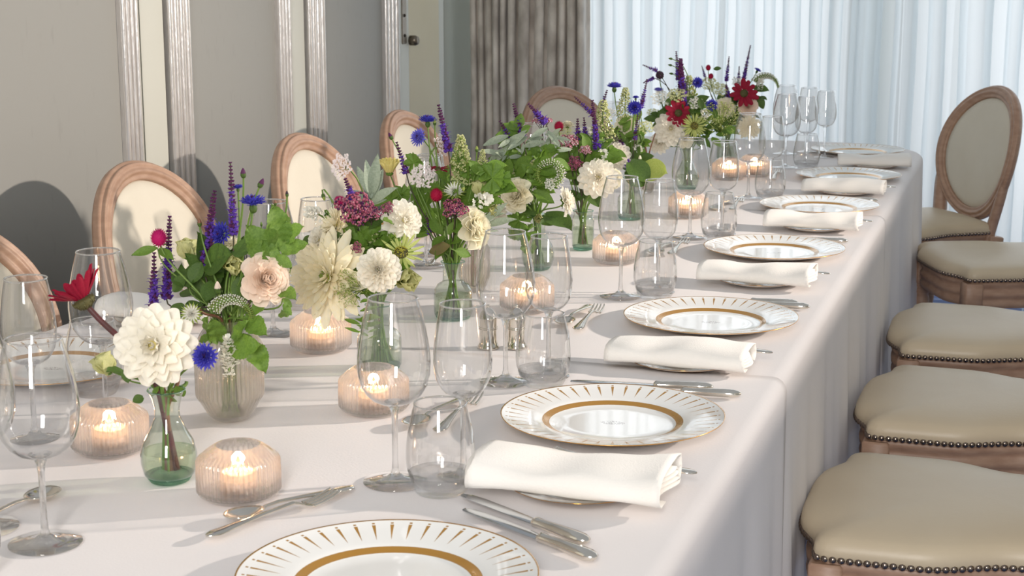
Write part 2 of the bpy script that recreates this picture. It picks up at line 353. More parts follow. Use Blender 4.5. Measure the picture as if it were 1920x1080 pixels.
t = MB(); t.lathe([(.0, 0), (.018, 0), (.018, .02), (.014, .03), (0, .03)], 'brass', 16, Matrix.Translation((WX+.004, yq+.06, 1.11)) @ Matrix.Rotation(PI/2, 4, 'Y')); link('door_catch', t.mesh('door_catch'), wl)
# recess beyond the left wall
b = MB(); b.box((-2.62, 5.70, 0), (-2.5, FY, 2.9), 'recess'); b.box((-2.5, 5.70, 0), (WX-.12, 5.80, 2.9), 'paint'); struct('wall_recess', b.mesh('wall_recess', False))
# back wall with two window openings, pier behind the sheers
XP0, XP1 = at(1602, 120, FY).x, at(1672, 120, FY).x
b = MB(); b.box((-2.62, FY, 0), (-1.98, FY+.14, 2.9), 'greypaint'); b.box((XP0, FY, 0), (XP1, FY+.14, 2.9), 'greypaint'); b.box((2.1, FY, 0), (2.5, FY+.14, 2.9), 'greypaint')
b.box((-1.98, FY, 0), (XP0, FY+.14, .12), 'greypaint'); b.box((XP1, FY, 0), (2.1, FY+.14, .12), 'greypaint'); b.box((-1.98, FY, 2.7), (2.1, FY+.14, 2.9), 'greypaint')
struct('wall_back', b.mesh('wall_back', False))
def window(name, x0, x1, mull):
    q = MB(); w = .035
    for x in [x0+w/2, x1-w/2]: q.box((x-w/2, FY+.02, .12), (x+w/2, FY+.08, 2.7), 'frame', bev=.004)
    q.box((x0, FY+.02, .12), (x1, FY+.08, .17), 'frame'); q.box((x0, FY+.02, 2.65), (x1, FY+.08, 2.7), 'frame')
    o = struct(name, q.mesh('window_frame', False))
    for x in mull:
        t = MB(); t.box((x-.013, FY+.025, .17), (x+.013, FY+.075, 2.65), 'frame', bev=.003); link('mullion', t.mesh('mullion', False), o)
    xs = [x0+w]+list(mull)+[x1-w]
    for i in range(len(xs)-1):
        t = MB(); t.box((xs[i]+.012, FY+.048, .17), (xs[i+1]-.012, FY+.052, 2.65), 'bowl'); link('pane', t.mesh('pane', False), o)
window('window_1', -1.98, XP0, [at(1349, 120, FY).x]); window('window_2', XP1, 2.1, [at(1790, 120, FY).x, 1.1])
# unseen wall added to shade the cloth drop; its opening passes the key lamp
b = MB(); x0, x1 = 1.50, 1.60
b.box((x0, -.5, 0), (x1, FY, 1.452), 'paint'); b.box((x0, -.5, 1.452), (x1, 2.0, 2.9), 'paint'); b.box((x0, 5.1, 1.452), (x1, FY, 2.9), 'paint'); b.box((x0, 2.0, 2.35), (x1, 5.1, 2.9), 'paint')
struct('wall_right_blocker', b.mesh('wall_right_blocker', False))
# curtain (dark velvet) and sheers
def drape(y0, x0, x1, nf, amp, m, name, z0=.02, z1=2.75, seed=1, dens=10, taper=0):
    rnd = random.Random(seed); ph = [0]; 
    ws = [rnd.uniform(.6, 1.4) for _ in range(nf)]; tot = sum(ws); am = [rnd.uniform(.6, 1.2)*amp for _ in range(nf)]
    pts = []; x = x0
    for k in range(nf):
        wd = ws[k]/tot*(x1-x0)
        for j in range(dens):
            t = j/dens; pts.append((x+wd*t+.22*wd*math.sin(4*PI*t), -am[k]*math.sin(PI*t)**1.0*math.cos(2*PI*t*.5-PI/2)*1.0))
        x += wd
    pts.append((x1, 0)); b = MB(); rows = []
    for i in range(13):
        z = z0+(z1-z0)*i/12; s = 1-taper*i/12
        rows.append([((px-x0)*s+x0+.004*math.sin(i*1.3+px*9), y0+py*(1+.15*math.sin(i*.7+px*5)), z) for px, py in pts])
    b.grid(rows, m); return b.mesh(name)
c = link('velvet_curtain', drape(6.75, at(886, 100, 6.75).x, at(1105, 100, 6.75).x, 12, .085, 'velvet', 'velvet_curtain', seed=4))
tag(c, 'taupe crushed velvet curtain hanging in tight folds beside the window', 'curtain')
XS = at(1660, 150, 6.9).x
c = link('sheer_curtain', drape(6.88, -2.0, XS-.05, 13, .04, 'sheer', 'sheer_curtain', seed=7)); tag(c, 'white sheer curtain across the window behind the far flowers', 'curtain')
c = link('sheer_curtain', drape(6.80, XS-.14, 2.2, 20, .04, 'sheer', 'sheer_curtain', seed=9)); tag(c, 'white sheer curtain behind the oval-backed chair at the right', 'curtain')
q = MB(); q.tube([(-2.45, 6.85, 2.78), (2.3, 6.85, 2.78)], .015, 'frame', 10); tag(link('curtain_rail', q.mesh('curtain_rail')), 'pale rail above the window that carries the sheers', 'rail')

# ================================================================ TABLES AND CLOTHS
XL, XR = -1.62, -.352; TZ = .75
def table(y0, y1, label):
    t = thing('dining_table', label, 'table', ((XL+XR)/2, (y0+y1)/2, 0)); hx = (XR-XL)/2-.02; hy = (y1-y0)/2-.015
    q = MB(); q.box((-hx, -hy, .715), (hx, hy, .742), 'wood', bev=.004); link('tabletop', q.mesh('tabletop', False), t)
    lg = MB(); lg.tube([(0, 0, 0), (0, 0, .1), (0, 0, .715)], [.018, .022, .03], 'wood', 10); lm = lg.mesh('leg')
    for sx in (-1, 1):
        for sy in (-1, 1): link('leg', lm, t, None, (sx*(hx-.25), sy*(hy-.12), 0))
table(.7, 2.40, 'dining table under the nearest length of white cloth'); table(2.42, 4.10, 'dining table under the middle length of white cloth')
t = thing('dining_table', 'dining table at the window end under the far white cloth', 'table', (-.985, 4.95, 0))
q = MB(); rr = .2
ol = [(-.60, -.83), (.60, -.83), (.60, .38), (.53, .62), (.34, .80), (-.34, .80), (-.53, .62), (-.60, .38)]
q.loft([[(x, y, .715) for x, y in ol], [(x, y, .742) for x, y in ol]], 'wood'); link('tabletop', q.mesh('tabletop', False), t)
lg = MB(); lg.tube([(0, 0, 0), (0, 0, .1), (0, 0, .715)], [.018, .022, .03], 'wood', 10); lm = lg.mesh('leg')
for sx, sy in ((-.3, -.6), (.3, -.6), (-.25, .5), (.25, .5)): link('leg', lm, t, None, (sx, sy, 0))
def cloth_profile(off, z, zl, zr):
    """cross-section x,z from the left hem over the top to the right hem; the flag w is how far down the drop it is"""
    P = []
    for i in range(8): P.append((XL-off-.012*(1-i/8), zl+(z-.03-zl)*i/8, 1-i/8, -1))
    for a in range(0, 5): P.append((XL-off+.022*(1-math.cos(R(a*22.5))), z-.022+.022*math.sin(R(a*22.5)), 0, 0))
    n = 26
    for i in range(1, n): P.append((XL+.02+(XR-XL-.04)*i/n, z, 0, 0))
    for a in range(4, -1, -1): P.append((XR+off-.022*(1-math.cos(R(a*22.5))), z-.022+.022*math.sin(R(a*22.5)), 0, 0))
    for i in range(1, 15): P.append((XR+off, z-.03-(z-.03-zr)*i/14, i/14, 1))
    return P
def cloth(y0, y1, off, z, label, seed, endfar=False):
    ph = seed*1.7; b = MB(); rows = []; ny = int((y1-y0)/.03)+1
    for k in range(ny+1):
        y = y0+(y1-y0)*k/ny; row = []
        for (x, zz, w, sd) in cloth_profile(off, z, .535, .05):
            wave = (.010*math.sin(y*17+ph)+.007*math.sin(y*31+ph*2)+.004*math.sin(y*53+ph))*w
            flare = .016*w
            dz = .0006*math.sin(x*9+ph)*math.sin(y*7+ph) if w == 0 else 0
            hem = -.0
            row.append((x+sd*(wave+flare), y, zz+dz))
        rows.append(row)
    b.grid(rows, 'cloth'); me = b.mesh('tablecloth'); o = link('tablecloth', me)
    md = o.modifiers.new('hem', 'SOLIDIFY'); md.thickness = .0022; md.offset = -1
    tag(o, label, 'tablecloth'); return o
cloth(.66, 2.412, .012, .7535, 'white tablecloth nearest the camera with its hem seam showing', 1)
cloth(2.38, 4.135, .006, .7500, 'white tablecloth over the middle of the long table', 2)
# far cloth: rounded far corners, skirt all round
def far_cloth():
    ol = []; z = .7462; x0, x1, y0, y1, r = XL, XR, 4.06, 5.87, .35
    for k in range(41): ol.append((x1, y0+(y1-r-y0)*k/40, 1, 0))
    for k in range(1, 13): a = R(7.5*k); ol.append((x1-r+r*math.cos(a), y1-r+r*math.sin(a), math.cos(a), math.sin(a)))
    for k in range(1, 14): ol.append((x1-r-(x1-x0-2*r)*k/14, y1, 0, 1))
    for k in range(0, 13): a = R(90+7.5*k); ol.append((x0+r+r*math.cos(a), y1-r+r*math.sin(a), math.cos(a), math.sin(a)))
    for k in range(1, 21): ol.append((x0, y1-r-(y1-r-y0)*k/20, -1, 0))
    b = MB(); rows = []
    cx = (x0+x1)/2
    for f in (0, .5, .9, .965): rows.append([(cx+(x-cx)*f, y0+(y-y0)*(f if f < .9 else f+(1-f)*.2) if y > y0+.001 else y, z) for x, y, nx, ny in ol])
    for a in range(1, 5): rows.append([(x-nx*.022*(1-math.sin(R(a*22.5))), y-ny*.022*(1-math.sin(R(a*22.5))), z-.022*(1-math.cos(R(a*22.5)))) for x, y, nx, ny in ol])
    for i in range(1, 14):
        w = i/13; row = []
        for j, (x, y, nx, ny) in enumerate(ol):
            zz = z-.022-(z-.022-(.05 if (x > x0+.05 and y < 5.62) else .535))*w; wv = (.012*math.sin(j*.55)+.008*math.sin(j*.93+1)+.3*.016*math.sin(j*.21))*w+.014*w
            row.append((x+nx*wv, y+ny*wv, zz))
        rows.append(row)
    b.grid(rows, 'cloth'); o = link('tablecloth', b.mesh('tablecloth')); md = o.modifiers.new('hem', 'SOLIDIFY'); md.thickness = .0022; md.offset = -1
    tag(o, 'white tablecloth over the rounded window end of the table', 'tablecloth')
far_cloth()

# ================================================================ CHAIRS (facing +X, origin on the floor under the seat centre)
def seat_outline(n=88, grow=0.0):
    """serpentine front, waisted tapering sides"""
    def side(x):        # half width against x
        t = (.24-x)/.48
        s = min(1, max(0, (t-.36)/.30)); s = s*s*(3-2*s)
        return .252-.050*s-.006*t
    pts = []
    m = n//4
    for i in range(m):  # front, from y=-h to +h
        u = -1+2*i/m; h = side(.24)
        e = max(0, 1-(abs(u)/.74)**2.4) if abs(u) < .74 else 0
        pts.append((.235+.042*(math.sin(PI/2*e)), u*h))
    for i in range(m): x = .235-.475*i/m; pts.append((x, side(x)))
    hb = side(-.24)
    for i in range(m): u = 1-2*i/m; pts.append((-.24-.015*(1-u*u), u*hb))
    for i in range(m): x = -.24+.475*i/m; pts.append((x, -side(x)))
    # round the corners and offset
    for _ in range(1): pts = [tuple((pts[i-1][k]+2*pts[i][k]+pts[(i+1) % n][k])/4 for k in (0, 1)) for i in range(n)]
    if grow:
        out = []
        for i in range(n):
            a = Vector(pts[i-1]); c = Vector(pts[(i+1) % n]); d = (c-a).normalized(); nn = Vector((d.y, -d.x)); out.append((pts[i][0]+nn.x*grow, pts[i][1]+nn.y*grow))
        return out
    return pts
def build_chair(label, loc, rz, group):
    t = thing('dining_chair', label, 'chair', loc, rz, group)
    n = 88
    b = MB(); rows = []
    for z, g in ((.362, -.004), (.368, 0), (.378, .002), (.384, -.004), (.392, -.004), (.398, .002), (.410, .003), (.416, -.004), (.424, -.004), (.430, .002), (.440, .003), (.444, .0)):
        rows.append([(x, y, z) for x, y in seat_outline(n, g-.012)])
    b.grid(rows, 'wood', None, True); b.add([(x, y, .40) for x, y in seat_outline(n, -.03)], [tuple(range(n))[::-1]], 'wood')
    link('seat_rail', b.mesh('seat_rail'), t)
    b = MB(); base = seat_outline(n); cx, cy = -.0, 0
    rows = [[(x, y, .444) for x, y in seat_outline(n, -.014)], [(x, y, .446) for x, y in seat_outline(n, -.004)], [(x, y, .458) for x, y in seat_outline(n, .002)], [(x, y, .470) for x, y in seat_outline(n, .0)]]
    for f, z in ((.972, .480), (.92, .487), (.80, .494), (.62, .5), (.40, .503), (.18, .505), (.02, .5055)):
        rows.append([(x*f, y*f, z) for x, y in base])
    b.grid(rows, 'leather', None, True); b.add(rows[-1], [tuple(range(n))], 'leather'); sc = link('seat_cushion', b.mesh('seat_cushion'), t)
    # nail heads along the front and both sides
    q = MB(); q.lathe([(0, .0036), (.003, .0032), (.0055, .0015), (.0062, 0)], 'nail', 8); nm = q.mesh('nail')
    o2 = seat_outline(n, .0015); path = [Vector((x, y)) for x, y in o2]; L = 0; nxt = 0; step = .0135
    for i in range(n):
        a = path[i]; c = path[(i+1) % n]; d = (c-a); dl = d.length
        while nxt < L+dl:
            p = a+d*((nxt-L)/dl)
            if p.x > -.235:
                nn = Vector((d.y, -d.x, 0)).normalized(); rot = nn.to_track_quat('Z', 'Y').to_matrix().to_4x4()
                link('nail', nm, sc, Matrix.Translation((p.x, p.y, .4515)) @ rot)
            nxt += step
        L += dl
    # legs: block at the corner of the rail then a turned taper
    for (x, y, back) in ((.205, .215, 0), (.205, -.215, 0), (-.20, .175, 1), (-.20, -.175, 1)):
        q = MB(); q.box((-.027, -.027, .352), (.027, .027, .441), 'wood', bev=.004)
        q.lathe([(.0, .0), (.012, 0), (.014, .02), (.013, .03), (.024, .30), (.020, .315), (.026, .325), (.019, .337), (.026, .345), (.026, .354), (0, .354)], 'wood', 14)
        T = Matrix.Translation((x+(.010 if not back else 0), y*1.05, 0)) @ (Matrix.Rotation(R(-6), 4, 'Y') if back else Matrix())
        link('leg', q.mesh('leg'), t, T)
    # back: reeded oval frame, padded oval, two posts
    tilt = R(11); A, B, zc = .246, .242, .716
    def bp(u, v, d): # u across, v up in the back plane, d towards the sitter; the back is dished
        d = d+.042*(u/A)**2-.010
        return Vector((-.245-math.sin(tilt)*(zc-.44+v)+d*math.cos(tilt), u, .44+(zc-.44+v)*math.cos(tilt)+d*math.sin(tilt)))
    prof = []
    K = 56
    for k in range(K):
        a = 2*PI*k/K; w = .024; h = .021; bump = 1+(.10*math.cos(a*8) if math.sin(a) > -.1 else 0)
        prof.append((w*math.cos(a)*bump, h*(math.copysign(abs(math.sin(a))**.7, math.sin(a)))*bump))
    b = MB(); rows = []; m = 72
    for i in range(m):
        a = 2*PI*i/m; ca, sa = math.cos(a), math.sin(a); ln = math.hypot(ca/A, sa/B)
        rows.append([bp((A-.022+pw)*ca, (B-.022+pw)*sa, pd) for pw, pd in prof])
    rows.append(rows[0]); b.grid(rows, 'wood', None, True); link('back_frame', b.mesh('back_frame'), t)
    for (nm_, s, d0, mt) in (('back_pad', 1, .002, 'padfab'), ('back_panel', -1, -.002, 'padfab')):
        b = MB(); rows = []
        for f, dd in ((1.0, 0), (.97, .008), (.88, .014), (.7, .020), (.45, .025), (.2, .027), (.01, .0275)):
            rows.append([bp((A-.04)*f*math.cos(2*PI*i/48), (B-.04)*f*math.sin(2*PI*i/48), s*(dd*(1 if s > 0 else .5)+.004)+d0) for i in range(48)])
        b.grid(rows, mt, None, True); link(nm_, b.mesh(nm_), t)
    for s in (-1, 1):
        b = MB(); rows = []
        for k in range(9):
            f = k/8; v = -(zc-.40)+f*(zc-.40-.10); u = s*(.172+.032*math.sin(f*PI*.5)**2-.0*f); w = .024-.004*f; h = .019
            rows.append([bp(u+w*(1, .8, 0, -.8, -1, -.8, 0, .8)[j], v, h*(0, .8, 1, .8, 0, -.8, -1, -.8)[j]) for j in range(8)])
        b.loft(rows, 'wood'); link('back_post', b.mesh('back_post'), t)
    return t
GR, GL = 'oval-backed chairs along the right side', 'oval-backed chairs along the left side'
ch0 = build_chair('cream leather dining chair seat nearest the camera at lower right', (-.06, 2.70, 0), PI, GR)
dup(ch0, (-.045, 3.40, 0), PI-R(1), 'second cream leather seat from the lower right corner', GR)
dup(ch0, (-.045, 4.12, 0), PI+R(1), 'third cream leather seat from the lower right corner', GR)
dup(ch0, (-.035, 5.20, 0), PI+R(22), 'cream leather seat turned with its front corner leg showing', GR)
dup(ch0, (-.42, 5.84, 0), PI+R(33), 'dining chair at the far right with its whole oval back showing', GR)
for x, y, rz, lab in ((-1.47, 2.29, 0, 'oval-backed chair cut by the left edge of the photo'), (-1.56, 3.10, 0, 'oval-backed chair behind the tall purple salvia of the ribbed vase'),
                      (-1.47, 3.76, 0, 'oval-backed chair behind the pink lace flower, second full one from the left'), (-1.47, 4.46, 0, 'oval-backed chair with a wall catch above it, third full one from the left'),
                      (-1.33, 5.36, -R(26), 'oval-backed chair in front of the dark velvet curtain')):
    dup(ch0, (x, y, 0), rz, lab, GL)

# ================================================================ CROCKERY
CY = [1.428, 2.07, 2.752, 3.486, 4.19, 4.83, 5.50]; CX = [-.600, -.530, -.527, -.530, -.523, -.52, -.565]
prof = [(0, .004), (.06, .004), (.084, .0042), (.092, .0065), (.098, .0092), (.108, .0108), (.13, .0148), (.1535, .0186), (.155, .0192), (.1545, .0178), (.14, .0135), (.11, .0082), (.095, .002), (.088, 0), (.082, 0), (.08, .0015), (0, .0015)]
b = MB(); b.lathe(prof, 'china', 96); china = b.mesh('charger_plate')
sprof = [(r*.58, z*.72) for r, z in prof]
b = MB(); b.lathe(sprof, 'sidechina', 56); sidem = b.mesh('side_plate')
POSN = ['nearest the camera', 'second from the camera', 'third from the camera', 'fourth from the camera', 'fifth from the camera', 'sixth from the camera', 'farthest along']
def zt(y): return .7552 if y < 2.42 else (.7515 if y < 4.13 else .7475)
for i, (x, y) in enumerate(zip(CX, CY)):
    o = link('charger_plate', china, None, None, (x, y, zt(y))); o.rotation_euler = (0, 0, .04*i); tag(o, 'white and gold charger plate on the right side, '+POSN[i], 'plate', 'charger plates')
LY = [2.09, 2.78, 3.50, 4.20, 4.86]
for i, y in enumerate(LY):
    o = link('charger_plate', china, None, None, (-1.44, y, zt(y))); tag(o, 'white and gold charger plate on the left side, '+POSN[i], 'plate', 'charger plates')
# napkins: folded cloth with loose layers, on side plates
def napkin_mesh(seed, L=.216, Wd=.098):
    rnd = random.Random(seed); b = MB(); th = .0030
    prof = []; zt_ = .0
    layers = 4; H = .021
    # serpentine fold: polyline of layers, folded edge towards -y
    pts = []
    for k in range(layers):
        z = .003+k*(H-.004)/(layers-1); w0 = -Wd/2+.007; w1 = Wd/2-.014-.003*k
        seq = [w0+(w1-w0)*j/9 for j in range(10)]
        if k % 2: seq = seq[::-1]
        for w in seq: pts.append((w, z+.004*math.sin((w/Wd+.5)*PI)*(k/layers)))
        if k < layers-1:
            ze = .003+(k+.5)*(H-.004)/(layers-1); e = (w1 if k % 2 == 0 else w0); sg = 1 if k % 2 == 0 else -1
            pts.append((e+sg*.0035, ze))
    # closing outer wrap
    z = H
    n = 22; rows = []
    ph = rnd.uniform(0, 6)
    for i in range(n+1):
        x = -L/2+L*i/n; row = []
        for j, (w, zz) in enumerate(pts):
            wob = .0028*math.sin(x*38+ph+zz*60)+.0015*math.sin(x*90+ph*2)
            row.append((x+.006*math.sin(w*60+ph+zz*90)*(1 if abs(i-n/2) > n/2-2 else 0), w*(1+.05*math.sin(x*19+ph))+wob*(zz/H), zz*(1+.10*math.sin(x*23+ph)+.05*math.sin(x*61))-.0018*(i in (0, n))))
        rows.append(row)
    b.grid(rows, 'napkin')
    # outer cover sheet
    H2 = H+.004
    cov = [(Wd/2-.012, .002), (Wd/2-.002, .006), (Wd/2+.001, H2*.55), (Wd/2-.006, H2+.001), (Wd/4, H2+.005), (0, H2+.006), (-Wd/4, H2+.005), (-Wd/2+.006, H2+.002), (-Wd/2-.003, H2*.8), (-Wd/2-.006, H*.45), (-Wd/2-.003, .004), (-Wd/2+.006, .0), (-Wd/4, .0)]
    rows = []
    for i in range(n+1):
        x = -L/2-.004+(L+.008)*i/n; row = []
        for j, (w, zz) in enumerate(cov):
            wob = .003*math.sin(x*33+ph)+.0016*math.sin(x*80+ph*2+j*.4)
            row.append((x, w*(1+.05*math.sin(x*19+ph))+wob*(zz/H), max(.0, zz*(1+.10*math.sin(x*23+ph)+.05*math.sin(x*61))+.0015*math.sin(x*47+j))))
        rows.append(row)
    b.grid(rows, 'napkin'); return b.mesh('napkin')
NP = [(-.500, 1.772, 0), (-.512, 2.43, -1), (-.508, 3.13, -2), (-.492, 3.835, 0), (-.495, 4.50, 0), (-.475, 5.13, 8)]
napm = [napkin_mesh(k) for k in range(3)]
for i, (x, y, a) in enumerate(NP):
    z = zt(y); o = link('side_plate', sidem, None, None, (x+.002, y+.018, z)); tag(o, 'small gold-rimmed side plate under the napkin '+POSN[i], 'plate', 'side plates')
    me = napm[i % 3]; o = link('napkin', me, None, None, (x, y, z+.0125)); o.rotation_euler = (0, 0, R(a))
    if i == 0: o.scale = (1.06, 1.1, 1.12)
    md = o.modifiers.new('cloth', 'SOLIDIFY'); md.thickness = .0016; md.offset = 0
    tag(o, 'folded white napkin on the right side, '+POSN[i], 'napkin', 'folded napkins')
for i, y in enumerate([2.47, 3.18, 3.88]):
    z = zt(y); o = link('side_plate', sidem, None, None, (-1.46, y, z)); tag(o, 'gold-rimmed side plate on the left side, '+POSN[i], 'plate', 'side plates')
    o = link('napkin', napm[i % 3], None, None, (-1.46, y, z+.0125)); md = o.modifiers.new('cloth', 'SOLIDIFY'); md.thickness = .0016; md.offset = 0
    tag(o, 'folded white napkin on the left side, '+POSN[i], 'napkin', 'folded napkins')

# ================================================================ CUTLERY (lies along +X from handle end at x=0; origin on the cloth)
def sect(x, w, z, h, n=8): return [(x, w*math.cos(2*PI*j/n), z+h*math.sin(2*PI*j/n)) for j in range(n)]
def fiddle(L):  # handle stations: x, half width, z, half thickness
    return [(0, .0015, .006, .0012), (.003, .0062, .0062, .0019), (.012, .0102, .0064, .0022), (.022, .0098, .0066, .0022), (.045, .0070, .0085, .002), (L*.42, .0042, .0105, .0019), (L*.6, .0030, .0118, .0022)]
def part_loft(name, st, m, root):
    b = MB(); b.loft([sect(*s_) for s_ in st], m); return link(name, b.mesh(name), root)
def make_fork(L=.19):
    t = thing('fork', 'x', 'fork', (0, 0, 0))
    part_loft('handle', fiddle(L)+[(L*.66, .0032, .0122, .002)], 'silver', t)
    b = MB(); b.loft([sect(x, w, z, h) for x, w, z, h in ((L*.655, .0032, .0122, .002), (L*.69, .006, .0105, .0014), (L*.73, .0105, .0075, .0011), (L*.76, .0122, .006, .001), (L*.775, .0122, .0055, .001))], 'silver')
    link('neck', b.mesh('neck'), t)
    for k in range(4):
        y = -.0102+.0068*k; b = MB()
        b.tube([(L*.77, y, .0055), (L*.85, y*.98, .0062), (L*.93, y*.95, .0088), (L*.985, y*.92, .012), (L, y*.91, .0132)], [.0020, .0018, .0016, .0013, .0006], 'silver', 6); link('tine', b.mesh('tine'), t)
    return t
def make_spoon(L=.18):
    t = thing('spoon', 'x', 'spoon', (0, 0, 0))
    part_loft('handle', fiddle(L)+[(L*.70, .0032, .0105, .0018), (L*.735, .0045, .0075, .0015)], 'silver', t)
    b = MB(); rows = []; x0, x1 = L*.715, L; cx = (x0+x1)/2; hl = (x1-x0)/2
    for ring in range(8):
        f = 1-ring/7; dep = .0085*(1-f*f)
        rows.append([(cx+hl*f*math.cos(2*PI*j/20), (.0185+.0025*math.cos(2*PI*j/20))*f*math.sin(2*PI*j/20), .0105-dep) for j in range(20)])
    b.grid(rows, 'silver', None, True); o = link('bowl', b.mesh('bowl'), t); md = o.modifiers.new('metal', 'SOLIDIFY'); md.thickness = .0012; md.offset = 0
    return t
def make_knife(L=.215):
    t = thing('knife', 'x', 'knife', (0, 0, 0)); h = L*.40
    part_loft('handle', [(0, .0015, .0075, .0014), (.004, .0080, .0075, .0045), (.012, .0105, .0078, .0060), (.024, .0102, .0078, .0062), (h*.6, .0080, .0076, .0058), (h*.9, .0068, .0072, .0052), (h-.004, .0076, .0070, .0058), (h, .0076, .0070, .0058), (h+.003, .0058, .0068, .0034)], 'silver', t)
    b = MB(); b.loft([[(x, -w, .0062), (x, 0, .0062+.0013), (x, w2, .0062+.0005), (x, w2, .0062-.0005), (x, 0, .0062-.0013)] for x, w, w2 in ((h, .0065, .0065), (h+.02, .0085, .0070), (L*.7, .0098, .0072), (L*.86, .0098, .0070), (L*.95, .0080, .0066), (L*.99, .0042, .0058), (L, .001, .0040))], 'steel')
    link('blade', smoothsharp(b.mesh('blade'), 20), t); return t
FK = make_fork(); SP = make_spoon(); KN = make_knife(); first = {id(FK): 1, id(SP): 1, id(KN): 1}
def place(proto, p, q, label, group, z=0):
    p = Vector(p); d = Vector(q)-p; rz = math.atan2(d.y, d.x); loc = (p.x, p.y, zt(p.y)+z)
    if first.pop(id(proto), None): proto.location = loc; proto.rotation_euler = (0, 0, rz); proto['label'] = label; proto['group'] = group; return proto
    return dup(proto, loc, rz, label, group)
fk = [((-.842, 1.490), (-.745, 1.705)), ((-.742, 1.945), (-.755, 2.23)), ((-.735, 2.61), (-.75, 2.92)), ((-.74, 3.38), (-.745, 3.58)), ((-.73, 4.06), (-.74, 4.26)), ((-.73, 4.72), (-.74, 4.92))]
for i, (p, q) in enumerate(fk):
    place(FK, p, q, 'silver dessert fork lying between plate and glasses, '+POSN[i]+' on the right', 'dessert forks', .001)
sp = [((-.757, 1.700), (-.862, 1.520)), ((-.765, 2.135), (-.785, 1.985)), ((-.768, 2.82), (-.772, 2.64)), ((-.77, 3.55), (-.775, 3.38)), ((-.77, 4.25), (-.775, 4.1))]
for i, (p, q) in enumerate(sp):
    place(SP, p, q, 'silver dessert spoon lying between plate and glasses, '+POSN[i]+' on the right', 'dessert spoons')
kn = [((-.436, 1.603), (-.619, 1.712)), ((-.415, 1.558), (-.613, 1.672)), ((-.432, 2.290), (-.645, 2.262)), ((-.385, 2.262), (-.60, 2.240)), ((-.40, 2.95), (-.61, 2.945)), ((-.375, 2.925), (-.585, 2.915)), ((-.39, 3.67), (-.60, 3.67)), ((-.39, 4.37), (-.60, 4.37))]
kl = ['silver table knife with its blade showing beyond the nearest plate', 'silver table knife tucked beside the nearest plate rim', 'upper silver knife beyond the second plate', 'lower silver knife beyond the second plate', 'upper silver knife beyond the third plate', 'lower silver knife beyond the third plate', 'silver knife beyond the fourth plate', 'silver knife beyond the fifth plate']
for (p, q), l in zip(kn, kl): place(KN, p, q, l, 'table knives')
for i, (x, y, a) in enumerate(NP[:5]):
    place(FK, (x+.135, y+.07, 0), (x-.10, y+.085+(.01 if i == 0 else 0), 0), 'silver table fork running beneath the napkin '+POSN[i], 'table forks', .013)
place(SP, (-1.115, 1.40), (-1.09, 1.60), 'dark silver spoon standing out beside the glasses at the left edge', 'dessert spoons')
for i, y in enumerate((2.75, 3.45)):
    place(KN, (-1.62, y-.19), (-1.40, y-.2), 'silver knife beside the left-hand plate, '+POSN[i+1], 'table knives')
place(SP, (-1.2, 3.1), (-1.22, 3.28), 'silver spoon seen past the near edge of the white rose', 'dessert spoons')

# ================================================================ GLASSES
def wine(h, rb, rr, hb, label, loc):
    """h height, rb bowl radius, rr rim radius, hb height where the bowl starts"""
    t = thing('wine_glass', label, 'glass', loc)
    zb = hb+(h-hb)*.40
    pr = []
    for k in range(15):
        f = k/14
        if f < .42:
            a = f/.42*PI/2; pr.append((.006+(rb-.006)*math.sin(a)**.9, hb+(zb-hb)*(1-math.cos(a)**.85)))
        else:
            g = (f-.42)/.58; pr.append((rb+(rr-rb)*(g**1.55), zb+(h-zb)*g))
    b = MB(); b.lathe(pr, 'bowl', 56); link('bowl', b.mesh('bowl'), t)
    b = MB(); rows = [[((rr+.0012*math.cos(2*PI*k/6))*math.cos(2*PI*j/48), (rr+.0012*math.cos(2*PI*k/6))*math.sin(2*PI*j/48), h+.0012*math.sin(2*PI*k/6)) for k in range(6)] for j in range(49)]
    b.grid(rows, 'stemglass', None, True); link('rim', b.mesh('rim'), t)
    b = MB(); b.lathe([(0, .008), (.0065, .009), (.0042, .018), (.0036, .03), (.0036, hb-.02), (.0048, hb-.008), (.0085, hb+.0005), (.013, hb+.0035), (.009, hb+.0045), (0, hb+.0025)], 'stemglass', 16); link('stem', b.mesh('stem'), t)
    fr = rb*.90; b = MB(); b.lathe([(0, .0005), (fr-.001, .0005), (fr, .0014), (fr-.0008, .0024), (fr*.6, .0038), (fr*.28, .0072), (.0075, .0105), (0, .0115)], 'bowl', 48); link('foot', b.mesh('foot'), t)
    return t
def tumbler(h, rb, rr, label, loc):
    t = thing('water_tumbler', label, 'glass', loc)
    pr = [(.026, .009), (rb*.86, .018), (rb*.97, .032), (rb, .045), (rb*.985, .06), (rb*.93, .08), (rr, h)]
    pp = []
    for i in range(len(pr)-1):
        for k in range(3): f = k/3; pp.append((pr[i][0]*(1-f)+pr[i+1][0]*f, pr[i][1]*(1-f)+pr[i+1][1]*f))
    pp.append(pr[-1]); b = MB(); b.lathe(pp, 'bowl', 56); link('wall', b.mesh('wall'), t)
    b = MB(); rows = [[((rr+.0010*math.cos(2*PI*k/6))*math.cos(2*PI*j/40), (rr+.0010*math.cos(2*PI*k/6))*math.sin(2*PI*j/40), h+.001*math.sin(2*PI*k/6)) for k in range(6)] for j in range(41)]
    b.grid(rows, 'stemglass', None, True); link('rim', b.mesh('rim'), t)
    b = MB(); b.lathe([(0, .0005), (rb*.62, .0005), (rb*.72, .002), (rb*.80, .008), (rb*.875, .018), (rb*.93, .027), (rb*.90, .026), (rb*.78, .016), (rb*.55, .0115), (0, .0105)], 'footglass', 40); link('base', b.mesh('base'), t)
    return t
GWA, GWB, GT = 'large wine glasses on the right side', 'smaller wine glasses on the right side', 'water tumblers on the right side'
